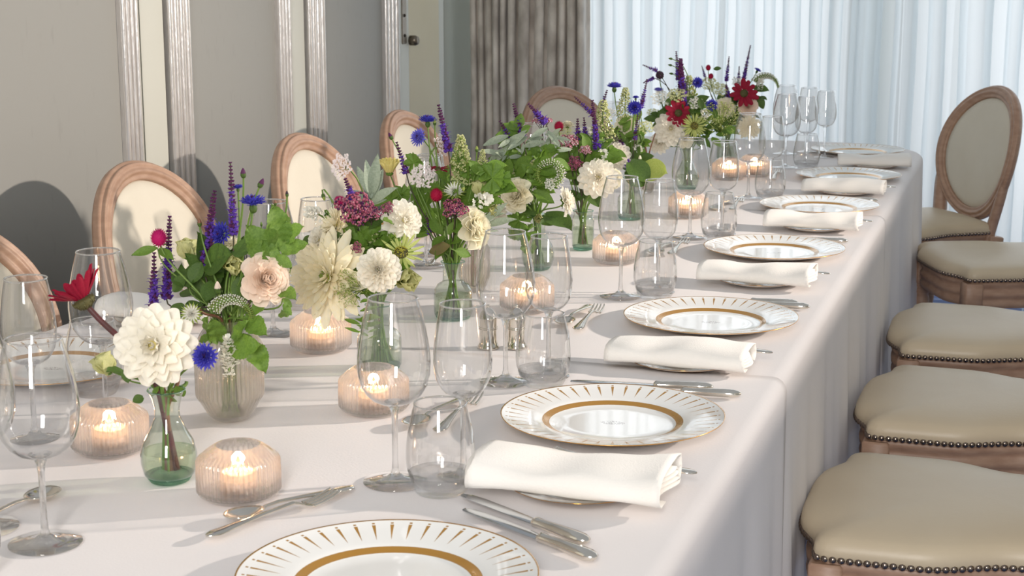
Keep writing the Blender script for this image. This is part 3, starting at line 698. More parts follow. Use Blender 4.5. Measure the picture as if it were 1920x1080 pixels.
gl1 = [(-.722, 1.748), (-.745, 2.249), (-.739, 2.936), (-.752, 3.643), (-.738, 4.352), (-.742, 5.05)]
gl2 = [(-.650, 1.795), (-.692, 2.300), (-.680, 3.0), (-.690, 3.718), (-.688, 4.42), (-.69, 5.12)]
glt = [(-.655, 1.728), (-.684, 2.245), (-.673, 2.942), (-.680, 3.62), (-.675, 4.33), (-.672, 5.02)]
W1 = W2 = T1 = None
for i in range(6):
    z = zt(gl1[i][1])
    l = 'large wine glass on the right side, '+POSN[i]
    if not W1: W1 = wine(.232, .0450, .0300, .100, l, (*gl1[i], z)); W1['group'] = GWA
    else: dup(W1, (*gl1[i], z), i, l, GWA)
    l = 'smaller wine glass on the right side, '+POSN[i]
    if not W2: W2 = wine(.220, .0365, .0275, .104, l, (*gl2[i], z)); W2['group'] = GWB
    else: dup(W2, (*gl2[i], z), i, l, GWB)
    l = 'stemless tumbler in front of the wine glasses, '+POSN[i]+' on the right'
    if not T1: T1 = tumbler(.112, .0420, .0315, l, (*glt[i], z)); T1['group'] = GT
    else: dup(T1, (*glt[i], z), i, l, GT)
GLW = 'wine glasses on the left side'
LW = [(-1.008, 1.43, 'a', 'large wine glass standing whole at the lower left corner'), (-1.104, 1.45, 'a', 'wine glass cut by the left photo edge at lower left'),
      (-1.252, 1.767, 'b', 'smaller wine glass behind the nearest left glasses'), (-1.235, 1.915, 'a', 'large wine glass behind the crimson echinacea'),
      (-1.233, 2.442, 'a', 'large wine glass behind the mint leaves'), (-1.205, 2.57, 'b', 'smaller wine glass between mint leaves and frilled cream dahlia'),
      (-1.211, 3.119, 'a', 'large wine glass behind the white dahlias of the middle bouquet'), (-1.25, 3.25, 'b', 'smaller wine glass behind the pink sedum of the middle bouquet'),
      (-1.21, 3.86, 'a', 'large wine glass behind the white rose'), (-1.2, 4.6, 'a', 'large wine glass behind the silver foliage')]
for x, y, k, l in LW: dup(W1 if k == 'a' else W2, (x, y, zt(y)), x*9, l, GLW)
for x, y, l in ((-1.032, 1.315, 'stemless tumbler whose rim shows in the lower left corner'), (-1.30, 1.99, 'stemless tumbler behind the left wine glasses'), (-1.28, 2.65, 'stemless tumbler on the left side behind the green salvia stems')):
    dup(T1, (x, y, zt(y)), 0, l, 'water tumblers on the left side')
for x, y, k, l in ((-.80, 5.42, 'a', 'wine glass at the window end, leftmost of the far cluster'), (-.735, 5.50, 'b', 'wine glass at the window end, behind the far tumbler'), (-.66, 5.36, 'b', 'wine glass at the window end, right of the far cluster')):
    dup(W1 if k == 'a' else W2, (x, y, zt(y)), y, l, 'wine glasses at the window end')

# ================================================================ CANDLE HOLDERS
def candle(label, loc):
    t = thing('candle_holder', label, 'candle holder', loc)
    N = 44
    def rib(r, z, a):
        k = 1 if .010 < z < .0505 else 0
        return r+(.0024*(abs(math.cos(a*N/2))-.3)*k)
    out = [(0, .0005), (.040, .0005), (.0435, .0025), (.0482, .0070), (.0492, .0102), (.0492, .030), (.0488, .046), (.0470, .0500), (.040, .0575), (.0305, .0640), (.0272, .0655)]
    inn = [(.0258, .0650), (.029, .0618), (.038, .0555), (.0435, .050), (.0458, .046), (.0458, .013), (.043, .009), (0, .008)]
    pp = []
    for (r0, z0), (r1, z1) in zip(out, out[1:]): pp.append((r0, z0)); pp.append(((r0+r1)/2, (z0+z1)/2))
    pp.append(out[-1])
    b = MB(); b.lathe(pp+inn, 'ribthin', 44*6, None, rib); link('ribbed_glass', smoothsharp(b.mesh('ribbed_glass'), 28), t)
    b = MB(); b.lathe([(0, .001), (.040, .001), (.0455, .0070), (.044, .0085), (0, .0078)], 'footglass', 44); link('thick_base', b.mesh('thick_base'), t)
    b = MB(); b.lathe([(0, .0095), (.0225, .0095), (.0228, .0235), (.0222, .0235), (.0220, .011), (0, .011)], 'tin', 28); cup = link('tealight_cup', b.mesh('tealight_cup'), t)
    b = MB(); b.lathe([(0, .0115), (.0218, .0115), (.0224, .0300), (.0215, .0325), (.0185, .0320), (.012, .0275), (0, .0262)], 'wax', 28); wx = link('wax', b.mesh('wax'), t)
    b = MB(); b.tube([(0, 0, .0262), (.0006, 0, .0325)], .0006, 'dark', 6); link('wick', b.mesh('wick'), wx)
    b = MB(); b.lathe([(0, .0300), (.0018, .0312), (.0027, .0335), (.0024, .0365), (.0012, .0395), (0, .0425)], 'flame', 12); link('flame', b.mesh('flame'), t)
    ld = bpy.data.lights.new('candle_glow', 'POINT'); ld.energy = .26; ld.color = (1, .62, .34); ld.shadow_soft_size = .006
    o = bpy.data.objects.new('candle_glow', ld); COL.objects.link(o); o.parent = t; o.location = (0, 0, .0385)
    return t
CN = [(-1.126, 1.752, 'ribbed glass candle holder left of the nearest bud vase'), (-.880, 1.640, 'ribbed glass candle holder nearest the camera'), (-1.10, 2.350, 'ribbed glass candle holder right of the tall ribbed vase'),
      (-.872, 2.035, 'ribbed glass candle holder behind the nearest large wine glass'), (-.874, 2.765, 'ribbed glass candle holder beyond the salt and pepper'),
      (-.838, 3.285, 'ribbed glass candle holder left of the fourth tumbler, beside the jar'), (-.822, 3.955, 'ribbed glass candle holder glowing below the bowl of a wine glass'),
      (-.80, 4.82, 'ribbed glass candle holder glowing under the far bouquet'), (-.86, 4.72, 'ribbed glass candle holder beside the base of the far bouquet')]
c0 = None
for x, y, l in CN:
    if not c0: c0 = candle(l, (x, y, zt(y))); c0['group'] = 'ribbed candle holders'
    else: dup(c0, (x, y, zt(y)), x*7, l, 'ribbed candle holders')
# salt and pepper
def shaker(label, loc, sc):
    t = thing('salt_shaker' if sc == 1 else 'pepper_shaker', label, 'shaker', loc)
    b = MB(); b.lathe([(0, 0), (.0185, 0), (.019, .002), (.0165, .006), (.0145, .012), (.014, .03), (.0145, .046), (.0145, .05)], 'silver', 28); link('body', b.mesh('body'), t)
    for z in (.033, .036):
        b = MB(); b.lathe([(.0142, z-.0011), (.0155, z), (.0142, z+.0011)], 'silver', 28); link('ring', b.mesh('ring'), t)
    b = MB(); b.lathe([(.0145, .050), (.0152, .0505), (.0152, .052), (.0143, .0535), (.0125, .060), (.009, .065), (.0045, .068), (.0025, .069), (.0032, .071), (.0028, .0735), (0, .0745)], 'silver', 28); link('domed_lid', b.mesh('domed_lid'), t)
shaker('silver domed salt shaker, the left one of the pair', (-.846, 2.462, .7515), 1); shaker('silver domed pepper shaker, the right one of the pair', (-.802, 2.478, .7515), 2)

# ================================================================ VASES
VB = {}
def vase(key, kind, x, y, label):
    z = zt(y); t = thing('bud_vase' if kind in ('flare', 'bottle') else 'flower_vase', label, 'vase', (x, y, z))
    if kind == 'flare': pr = [(.024, .004), (.031, .010), (.0345, .024), (.0345, .036), (.031, .050), (.022, .066), (.0155, .082), (.0150, .092), (.018, .106), (.0225, .116)]; rw, zw, neck, H = .033, .040, .013, .105
    elif kind == 'bottle': pr = [(.030, .005), (.0345, .008), (.0352, .014), (.0352, .046), (.034, .054), (.028, .063), (.0195, .068), (.0185, .074), (.0185, .092), (.0215, .104)]; rw, zw, neck, H = .0338, .043, .015, .10
    elif kind == 'jar': pr = [(.021, .005), (.0245, .009), (.025, .02), (.025, .066), (.0235, .073), (.021, .079), (.0225, .088)]; rw, zw, neck, H = .0235, .05, .017, .085
    elif kind == 'ribbed': pr = [(.020, .001), (.0235, .002), (.032, .010), (.0435, .030), (.0455, .036), (.0460, .040), (.0460, .105), (.0440, .114), (.036, .128), (.031, .134), (.0315, .145)]; rw, zw, neck, H = .0425, .068, .026, .14
    else: pr = [(.016, .001), (.019, .003), (.026, .016), (.0285, .024), (.029, .03), (.029, .085), (.027, .092), (.021, .1), (.0215, .108)]; rw, zw, neck, H = .026, .05, .016, .105
    b = MB()
    if 'ribbed' in kind:
        N = 40 if kind == 'ribbed' else 28; zl, zh = (.034, .108) if kind == 'ribbed' else (.026, .088)
        fn = lambda r, z_, a: r+(.0022*abs(math.cos(a*N/2)) if zl <= z_ <= zh else 0)
        inner = [(r-.0026, z_) for r, z_ in reversed(pr) if z_ > .008]+[(0, .008)]
        b.lathe([(0, .001)]+pr+inner, 'ribthin', N*6, None, fn); link('ribbed_glass', smoothsharp(b.mesh('ribbed_glass'), 28), t)
    else:
        pp = []
        for (r0, z0), (r1, z1) in zip(pr, pr[1:]):
            for k in range(3): f = k/3; pp.append((r0*(1-f)+r1*f, z0*(1-f)+z1*f))
        pp.append(pr[-1]); b.lathe(pp, 'vase', 44); link('glass_wall', b.mesh('glass_wall'), t)
        q = MB(); r0 = pr[0][0]; q.lathe([(0, .0005), (r0, .0008), (pr[1][0]-.001, pr[1][1]), (r0-.003, pr[0][1]+.002), (0, pr[0][1]+.001)], 'vasebase', 36); link('thick_base', q.mesh('thick_base'), t)
        q = MB(); rr_, zz_ = pr[-1]; q.grid([[((rr_+.001*math.cos(2*PI*k/6))*math.cos(2*PI*j/40), (rr_+.001*math.cos(2*PI*k/6))*math.sin(2*PI*j/40), zz_+.001*math.sin(2*PI*k/6)) for k in range(6)] for j in range(41)], 'vasebase', None, True); link('rim', q.mesh('rim'), t)
    inn = [(max(0, r-.0022 if 'ribbed' not in kind else r-.0036), z_) for r, z_ in pr if .006 < z_ < zw]
    q = MB(); q.lathe([(0, .009)]+[(inn[0][0]*.9, .0095)]+inn+[(inn[-1][0], zw), (inn[-1][0]*.98, zw-.0006), (0, zw-.0008)], 'water' if 'ribbed' not in kind else 'waterclear', 36); link('water', q.mesh('water'), t)
    VB[key] = (Vector((x, y, z)), neck, H, pr[0][0]*.7)
vase('A', 'flare', -.990, 1.668, 'green-tinted bulb bud vase nearest the camera'); vase('B', 'ribbed', -1.047, 1.935, 'tall ribbed clear vase just behind the nearest bud vase')
vase('C', 'bottle', -.958, 2.262, 'clear bottle-shouldered bud vase seen through the nearest wine glass'); vase('D', 'bottle', -.981, 2.660, 'clear bottle-shouldered bud vase with bright green stems, unobstructed')
vase('Q', 'slimribbed', -1.025, 2.90, 'slim ribbed vase behind the wine glass, right of the green stems'); vase('E', 'flare', -.975, 3.16, 'flared bud vase seen through a wine glass')
vase('F', 'jar', -.948, 3.415, 'small jar with a thick sea-green glass base'); vase('G', 'bottle', -.952, 3.88, 'bud vase seen through the third large wine glass')
vase('H', 'flare', -.935, 4.47, 'bud vase seen through the fourth large wine glass'); vase('P', 'slimribbed', -1.03, 4.36, 'slim ribbed vase below the far red echinacea'); vase('I', 'bottle', -.955, 5.20, 'bud vase farthest along the table')

# ================================================================ FLOWERS
def petal(w, l, cup=.25, curl=0., tip=1.0, m='white', nx=4, ny=5, notch=0, T=None, mb=None):
    """petal along +Y; w half width, tip>1 pointier; cup lifts the edges, curl lifts the tip"""
    b = mb or MB(); rows = []
    for i in range(ny+1):
        f = i/ny; ww = w*(math.sin(PI*min(1, f*.80+.12))**(.75*tip))*(1 if f < 1 else .55/tip)
        if f == 0: ww = w*.35
        row = []
        for j in range(nx+1):
            u = -1+2*j/nx
            row.append((u*ww, l*f-(notch*l*.10*(1-abs(u)) if i == ny else 0)-(.06*l*u*u if i == ny else 0), cup*w*u*u+curl*l*f*f))
        rows.append(row)
    b.grid(rows, m, T); return b
PMESH = {}
def pmesh(key, *a, **k):
    if key not in PMESH: PMESH[key] = petal(*a, **k).mesh('petal')
    return PMESH[key]
def frame(n, spin=0):
    return Vector(n).normalized().to_track_quat('Z', 'Y').to_matrix().to_4x4() @ Matrix.Rotation(spin, 4, 'Z')
def petal_mtx(theta, tilt, r0=0, z0=0, s=1, sx=1): # tilt: 0 closed upright, 90 flat
    return Matrix.Rotation(theta, 4, 'Z') @ Matrix.Translation((0, r0, z0)) @ Matrix.Rotation(PI/2-tilt, 4, 'X') @ Matrix.Diagonal((s*sx, s, s, 1))
def rings_of(kind, rnd):
    """-> list of (petal key, theta, tilt, r0, z0, scale, width scale)"""
    L = []
    if kind == 'ball':
        for k in range(8):
            f = k/7; n = (5, 7, 9, 11, 13, 14, 14, 13)[k]; til = R(12+f*96)
            for i in range(n): L.append(('a' if k < 5 else 'b', 2*PI*(i+.5*(k % 2))/n+rnd.uniform(-.08, .08), til+rnd.uniform(-.07, .07), .03+.06*f, .30-.30*f, .34+.50*f**.8, .9))
    elif kind == 'dec':   # open decorative dahlia
        for k in range(6):
            f = k/5; n = (6, 8, 10, 12, 13, 13)[k]; til = R(18+f*80)
            for i in range(n): L.append(('a' if k < 2 else 'b', 2*PI*(i+.5*(k % 2))/n+rnd.uniform(-.1, .1), til+rnd.uniform(-.10, .10), .05+.06*f, .22-.22*f, .32+.60*f**.9, 1.0))
    elif kind == 'frill':
        for k in range(6):
            f = k/5; n = (9, 13, 16, 18, 19, 18)[k]; til = R(24+f*76)
            for i in range(n): L.append(('a', 2*PI*(i+.5*(k % 2))/n+rnd.uniform(-.12, .12), til+rnd.uniform(-.16, .16), .06+.06*f, .14-.14*f, (.40+.60*f**.9)*rnd.uniform(.88, 1.1), 1.0))
    elif kind == 'rose':
        for k in range(9):
            f = k/8; n = (3, 4, 5, 5, 6, 6, 7, 7, 7)[k]; til = R(4+f**1.25*80)
            for i in range(n): L.append(('a', 2.4*k+2*PI*i/n+rnd.uniform(-.12, .12), til+rnd.uniform(-.06, .06), .03+.12*f, .16-.26*f, .52+.36*f, 1.0))
    elif kind == 'garden':
        for k in range(9):
            f = k/8; n = (5, 6, 7, 8, 8, 8, 8, 8, 7)[k]; til = R(4+f*88)
            for i in range(n): L.append(('a', 2.4*k+2*PI*i/n+rnd.uniform(-.2, .2), til+rnd.uniform(-.1, .1), .06+.13*f, .12-.24*f, .50+.36*f, 1.05))
    elif kind == 'cup':
        for k in range(3):
            n = (8, 10, 11)[k]; til = R((10, 20, 30)[k])
            for i in range(n): L.append(('a', 2*PI*(i+.5*(k % 2))/n, til, .16+.05*k, -.45, (.95, 1.02, 1.0)[k], 1.0))
    elif kind == 'hell':
        for k in range(2):
            n = (3, 4)[k]; til = R((6, 16)[k])
            for i in range(n): L.append(('a', 2*PI*(i+.5*k)/n+.3, til, .10+.12*k, -.7, 1.35, 1.0))
    elif kind == 'rays':
        for k in range(2):
            for i in range(15): L.append(('a', 2*PI*(i+.5*k)/15+rnd.uniform(-.08, .08), R((76, 98)[k])+rnd.uniform(-.12, .12), .26, -.02-.04*k, .72*rnd.uniform(.9, 1.1), 1.0))
    elif kind == 'echiup':
        for i in range(16): L.append(('a', 2*PI*i/16+rnd.uniform(-.1, .1), R(54)+rnd.uniform(-.28, .28), .26, .04, .95*rnd.uniform(.85, 1.12), 1.0))
    elif kind == 'echi':
        for i in range(12): L.append(('a', 2*PI*i/12+rnd.uniform(-.1, .1), R(80)+rnd.uniform(-.2, .2), .28, 0, .78*rnd.uniform(.85, 1.12), 1.0))
    return L
def bloom(kind, pal, root, loc, n, size, spin=0, seed=1, single=False):
    """head of radius size; petals are sub-parts unless single"""
    rnd = random.Random(seed); T = Matrix.Translation(loc) @ frame(n, spin) @ Matrix.Scale(size, 4)
    cfg = {'ball': (('white',), dict(a=(.25, 1, .75, .12, .62), b=(.27, 1, .5, .0, .62))), 'dec': (('white',), dict(a=(.23, 1, .8, .2, .7), b=(.27, 1, .42, -.02, .66))),
           'frill': (('cream',), dict(a=(.150, 1, .45, .06, 1.15))), 'rose': (('ivory',), dict(a=(.46, 1, .75, -.10, .45))), 'garden': (('blush',), dict(a=(.40, 1, .42, .05, .45))),
           'cup': (('yellowc',), dict(a=(.20, 1, .6, -.05, 1.0))), 'hell': (('hell',), dict(a=(.52, 1, .55, -.14, .9))), 'rays': (('greenp',), dict(a=(.085, 1, .5, .12, 1.1))), 'echi': (('crimson',), dict(a=(.25, 1, .25, -.10, .55))), 'echiup': (('crimson',), dict(a=(.17, 1, .35, .06, .8)))}[kind]
    pal = pal or cfg[0][0]; L = rings_of(kind, rnd)
    core = MB()
    if kind in ('ball', 'dec'): core.ball((0, 0, .26), .13, 'yellowc' if kind == 'dec' else 'lime', 12, .9); 
    elif kind == 'frill':
        core.ball((0, 0, .08), .2, 'centre', 12, .6)
        for _ in range(70):
            a, t = rnd.uniform(0, 2*PI), rnd.uniform(0, .9); core.octa((.24*math.sin(t)*math.cos(a), .24*math.sin(t)*math.sin(a), .08+.20*math.cos(t)), .022, 'lime', 1.5)
    elif kind in ('rose', 'garden'): core.ball((0, 0, .05), .10, pal, 10, 1.6)
    elif kind in ('cup', 'hell'): core.ball((0, 0, -.55 if kind == 'cup' else -.62), .28, 'leaf', 12, .6)
    elif kind == 'rays': core.lathe([(0, .10), (.12, .11), (.26, .06), (.30, 0), (.22, -.10), (0, -.16)], 'cone', 18)
    elif kind == 'echi':
        core.lathe([(0, .22), (.12, .20), (.26, .10), (.30, 0), (.26, -.10), (0, -.20)], 'cone', 18)
    if kind == 'echiup': core.lathe([(0, .02), (.2, .02), (.36, -.02), (.40, -.10), (.30, -.24), (0, -.36)], 'cone', 18)
    if kind in ('rays', 'echi', 'echiup'):
        for _ in range(110):
            a, t = rnd.uniform(0, 2*PI), rnd.uniform(0, 1.5); sx = -1 if (kind[:4] == 'echi' and rnd.random() < (1 if kind == 'echiup' else .6)) else 1
            kk = 1.35 if kind == 'echiup' else 1; core.octa((kk*.29*math.sin(t)*math.cos(a), kk*.29*math.sin(t)*math.sin(a), sx*(.02+kk*.22*math.cos(t))), .022*kk*kk, 'centre' if kind == 'rays' else 'cone', 2.2)
    if kind in ('ball', 'dec', 'frill', 'rose', 'garden'):
        core.lathe([(0, -.22), (.12, -.20), (.20, -.08), (.10, -.02)], 'leaf', 12)
        for i in range(6): petal(.12, .42, .3, .1, 1.2, 'leaf', 2, 3, T=petal_mtx(2*PI*i/6, R(115), .06, -.16), mb=core)
    if single:
        for (k, th, ti, r0, z0, s, sx) in L: petal(*cfg[1][k], pal, 2, 3, T=petal_mtx(th, ti, r0, z0, s, sx), mb=core)
        return link('bloom', core.mesh('bloom'), root, T)
    o = link('bloom', core.mesh('flower_centre'), root, T)
    for (k, th, ti, r0, z0, s, sx) in L:
        w, l, cup, curl, tip = cfg[1][k]; mk = (kind, k, pal)
        me = pmesh(mk, w, l, cup, curl, tip, pal, 4, 5, 1 if kind == 'frill' else 0)
        link('petal', me, o, petal_mtx(th, ti, r0, z0, s, sx))
    return o
CM = {}
def cached(key, fn, name):
    if key not in CM: CM[key] = fn().mesh(name)
    return CM[key]
def m_corn(pal):
    def f():
        b = MB(); rnd = random.Random(5)
        b.lathe([(0, -.95), (.20, -.85), (.30, -.60), (.24, -.30), (.10, -.10), (0, 0)], 'leafdark', 10)
        for ring, (n, ti, L) in enumerate(((9, 72, 1.0), (8, 45, .8), (6, 22, .62))):
            for i in range(n):
                th = 2*PI*i/n+ring*.4; base = petal_mtx(th, R(ti)+rnd.uniform(-.12, .12), .02, -.28)
                b.tube([base @ Vector((0, 0, 0)), base @ Vector((0, L*.5, 0))], [.02, .06], pal, 4, cap=False)
                for k in range(6):
                    T = base @ Matrix.Translation((0, L*.42, 0)) @ Matrix.Rotation((k-2.5)*.36, 4, 'Z') @ Matrix.Rotation(.25*((k % 2)*2-1), 4, 'X')
                    petal(.075, L*.58*rnd.uniform(.85, 1.1), .5, .15, 1.3, pal, 2, 3, T=T, mb=b)
        for i in range(14): a = rnd.uniform(0, 6.28); r = rnd.uniform(0, .2); b.tube([(0, 0, -.2), (r*math.cos(a), r*math.sin(a), .38)], [.02, .012], 'salviad', 4)
        return b
    return cached('corn'+pal, f, 'bloom')
def m_gom(pal):
    def f():
        b = MB(); b.ball((0, 0, 0), .8, pal, 12, 1.1); N = 150
        for i in range(N):
            z = 1-2*(i+.5)/N; a = i*2.39996; r = math.sqrt(1-z*z); n = Vector((r*math.cos(a), r*math.sin(a), z)); T = Matrix.Translation(n*.72+Vector((0, 0, z*.08))) @ frame(n+Vector((0, 0, .5)))
            b.add([(-.09, -.03, 0), (.09, -.03, 0), (.0, .05, .0), (0, 0, .36)], [(0, 1, 3), (1, 2, 3), (2, 0, 3)], pal, T)
        for i in range(3): petal(.2, .8, .2, -.1, 1.1, 'leaf', 2, 3, T=petal_mtx(i*2.1, R(80), .1, -.85), mb=b)
        return b
    return cached('gom'+pal, f, 'bloom')
def m_cluster(kind):
    def f():
        rnd = random.Random(sum(map(ord, kind))); b = MB()
        if kind in ('sedum', 'sedumrose'):
            pals = ('sedum', 'sedum', 'sedum2', 'salviad') if kind == 'sedum' else ('sedum2', 'sedum', 'sedum2', 'lace')
            for c in range(9):
                a = c*2.4; r = .78*math.sqrt(c/9); cx, cy = r*math.cos(a), r*math.sin(a); cz = .35*(1-r*r)
                b.tube([(0, 0, -.9), (cx*.5, cy*.5, -.35), (cx, cy, cz-.05)], .025, 'stemdark', 4)
                for k in range(46):
                    t, u = math.acos(rnd.uniform(-.1, 1)), rnd.uniform(0, 6.28); rr_ = .30
                    p = (cx+rr_*math.sin(t)*math.cos(u), cy+rr_*math.sin(t)*math.sin(u), cz+rr_*math.cos(t)*.8)
                    b.octa(p, rnd.uniform(.055, .085), rnd.choice(pals), 1.3)
        elif kind == 'lace' or kind == 'lacew' or kind == 'umbel':
            pal = {'lace': 'lace', 'lacew': 'lacew', 'umbel': 'pan'}[kind]
            for c in range(26):
                a = c*2.4; r = .88*math.sqrt((c+.5)/26); cx, cy = r*math.cos(a), r*math.sin(a); cz = .28*(1-r*r)
                b.tube([(0, 0, -.55), (cx*.6, cy*.6, -.2), (cx, cy, cz)], .012, 'stemgreen', 3, cap=False)
                for k in range(13):
                    u, q_ = rnd.uniform(0, 6.28), math.sqrt(rnd.random())*.15; p = Vector((cx+q_*math.cos(u), cy+q_*math.sin(u), cz+.03+.05*(1-q_/.15)+rnd.uniform(0, .03)))
                    T = Matrix.Translation(p) @ Matrix.Rotation(rnd.uniform(0, 6), 4, 'Z') @ Matrix.Rotation(rnd.uniform(-.5, .5), 4, 'X'); s_ = rnd.uniform(.06, .085)
                    vs = [(0, 0, 0)]; fs = []
                    for q in range(5): A_ = 2*PI*q/5; vs += [(s_*.6*math.cos(A_-.4), s_*.6*math.sin(A_-.4), .008), (s_*1.15*math.cos(A_), s_*1.15*math.sin(A_), .015), (s_*.6*math.cos(A_+.4), s_*.6*math.sin(A_+.4), .008)]; fs.append((0, 1+3*q, 2+3*q, 3+3*q))
                    b.add(vs, fs, pal, T)
        elif kind == 'panicle':
            b.tube([(0, 0, -1), (0, 0, .9)], .03, 'stemgreen', 4)
            for k in range(330):
                h = rnd.uniform(-.8, 1); w = .62*(1-(h+.8)/2.1)+.06; u = rnd.uniform(0, 6.28); q_ = w*math.sqrt(rnd.uniform(.25, 1)); b.octa((q_*math.cos(u), q_*math.sin(u), h), rnd.uniform(.045, .07), 'pan' if rnd.random() < .8 else 'lime')
            for k in range(26): h = -.8+1.7*k/26; w = .55*(1-(h+.8)/2.1); u = k*2.4; b.tube([(0, 0, h-.12), (w*math.cos(u), w*math.sin(u), h+.02)], .012, 'stemgreen', 3, cap=False)
        elif kind == 'stock':
            for k in range(60):
                h = rnd.uniform(-.9, 1); u = rnd.uniform(0, 6.28); w = .5*(1-.3*h); T = Matrix.Translation((w*math.cos(u)*.6, w*math.sin(u)*.6, h)) @ Matrix.Rotation(u-PI/2, 4, 'Z') @ Matrix.Rotation(rnd.uniform(-.2, .9), 4, 'X')
                petal(.16, .34, .5, .2, .6, 'lacew', 2, 2, T=T, mb=b)
        elif kind == 'fennel':
            for k in range(60):
                a, t = rnd.uniform(0, 6.28), rnd.uniform(.2, 1.4); L = rnd.uniform(.6, 1); d = Vector((math.sin(t)*math.cos(a), math.sin(t)*math.sin(a), math.cos(t)))*L; b.tube([(0, 0, -.5), d*.5+Vector((0, 0, -.15)), d], .009, 'lime' if k % 2 else 'stemgreen', 3, cap=False)
                for q in range(7): b.octa(d+Vector([rnd.uniform(-.1, .1) for _ in range(3)]), .028, 'pan' if q % 2 else 'lime')
        elif kind == 'astr':
            for k in range(16): petal(.09, .95, .4, .05, 1.4, 'lime', 2, 3, T=petal_mtx(2*PI*k/16, R(74), .05, 0), mb=b)
            for k in range(16): petal(.08, .85, .4, .05, 1.4, 'lacew', 2, 3, T=petal_mtx(2*PI*k/16+.2, R(62), .05, .03), mb=b)
            for k in range(40): a, t = k*2.4, rnd.uniform(0, 1.1); b.tube([(0, 0, 0), (.42*math.sin(t)*math.cos(a), .42*math.sin(t)*math.sin(a), .5*math.cos(t))], [.012, .02], 'lacew', 3)
        elif kind == 'seed':
            b.ball((0, 0, 0), .8, 'dark', 10); 
            for k in range(60):
                z = 1-2*(k+.5)/60; a = k*2.4; r = math.sqrt(1-z*z); b.octa((.85*r*math.cos(a), .85*r*math.sin(a), .85*z), .12, 'dark' if k % 3 else 'salviad', 1.6)
        return b
    return cached('cl'+kind, f, 'bloom')
def m_bud(pal, sep):
    def f():
        b = MB(); b.lathe([(0, -1), (.35, -.9), (.52, -.5), (.5, -.05), (.34, .5), (.14, .85), (0, .95)], pal, 12)
        b.lathe([(0, -1.05), (.38, -.95), (.56, -.5), (.53, -.1)], sep, 12)
        for i in range(10): petal(.12, .35, .2, -.2, 1.2, sep, 2, 2, T=Matrix.Rotation(i*.63, 4, 'Z') @ Matrix.Translation((0, .52, -.3)) @ Matrix.Rotation(R(95), 4, 'X'), mb=b)
        for i in range(7): petal(.08, .35, .2, .2, 1.2, pal, 2, 2, T=petal_mtx(i*.9, R(18), .08, .6), mb=b)
        return b
    return cached('bud'+pal+sep, f, 'bloom')
def m_goose(ring=False):
    """curved dense white-tipped spike; unit length along a hook in the XZ plane"""
    def f():
        b = MB(); rnd = random.Random(3); pts = []
        for k in range(15):
            t = k/14
            if ring: a = R(-60+300*t); pts.append(Vector((.75*math.cos(a), .75*math.sin(a), 0)))
            else: a = R(150-150*t); pts.append(Vector((.9*math.cos(a)+.1, .9*math.sin(a)-.2, 0)))
        rad = [.26*(1-.8*(k/14))+.02 for k in range(15)]; b.tube(pts, [r*.55 for r in rad], 'stemgreen', 7)
        for i, p in enumerate(pts[:-1]):
            d = (pts[i+1]-p).normalized(); a_ = d.orthogonal().normalized(); c_ = d.cross(a_)
            for sub in range(2):
                for j in range(9):
                    u = 2*PI*(j+.5*sub)/9; nn = a_*math.cos(u)+c_*math.sin(u); q = p.lerp(pts[i+1], sub*.5)
                    b.tube([q+nn*rad[i]*.5, q+nn*rad[i]*1.05], [.02, .014], 'lime', 3, cap=False); b.octa(q+nn*rad[i]*1.1, .045 if i < 9 else .03, 'lacew' if i < 10 else 'lime')
        return b
    return cached('goose%d' % ring, f, 'bloom')
def bez(p0, p1, p2, p3, n=10):
    return [p0*(1-t)**3+p1*3*t*(1-t)**2+p2*3*t*t*(1-t)+p3*t**3 for t in [i/n for i in range(n+1)]]
rs = random.Random(77)
def stem_path(v, head, ax, L=None):
    base, neck, H, rb = VB[v]
    hd = (head-base); a = math.atan2(hd.y, hd.x)
    side = Vector((math.cos(a), math.sin(a), 0))*min(1, math.hypot(hd.x, hd.y)/.12)
    N = base+side*neck*.75+Vector((rs.uniform(-1, 1)*neck*.35, rs.uniform(-1, 1)*neck*.35, H))
    B = base-side*rb*.7+Vector((rs.uniform(-1, 1)*rb*.5, rs.uniform(-1, 1)*rb*.5, .013))
    if (head-N).length < .03: N = base+Vector((0, 0, H*.8))
    d = (head-N).length; up0 = (N-B).normalized()
    pts = [B, B.lerp(N, .5)]+bez(N, N+up0*d*.4, head-Vector(ax).normalized()*d*.33, head, 10)
    return B, pts
def make_stem(t, B, pts, r, m, thick=1.0):
    b = MB(); n = len(pts); b.tube([p-B for p in pts], [r*(1.15-.35*i/n) for i in range(n)], m, 6); return link('stem', b.mesh('stem'), t)
FACE = {'C': (0, .25, 1), 'U': (0, 1, .15), 'UC': (0, 1, .9), 'L': (-1, .45, .5), 'LU': (-1, 1, .15), 'R': (1, .35, .7), 'RU': (1, .9, .4), 'D': (.3, -1, .2), 'LC': (-.6, .3, 1), 'RC': (.6, .3, 1), 'UL': (-.5, 1, .1), 'UR': (.5, 1, .1), 'RS': (1, .15, .1), 'LS': (-1, .2, .1)}
tw = Vector((-fw.x, -fw.y, 0)).normalized()
def fvec(k): a = FACE[k]; return (rt*a[0]+Vector((0, 0, 1))*a[1]+tw*a[2]).normalized()
PH = {'A': 'in the nearest bud vase', 'B': 'in the tall ribbed vase', 'C': 'in the bouquet behind the nearest wine glass', 'D': 'in the green-stemmed bouquet with the white rose', 'E': 'in the bouquet with the open cream rose', 'F': 'in the jar with the sea-green base', 'G': 'in the third bouquet from the far end', 'H': 'in the bouquet before the window, left', 'I': 'in the farthest bouquet, right'}
seed = [100]
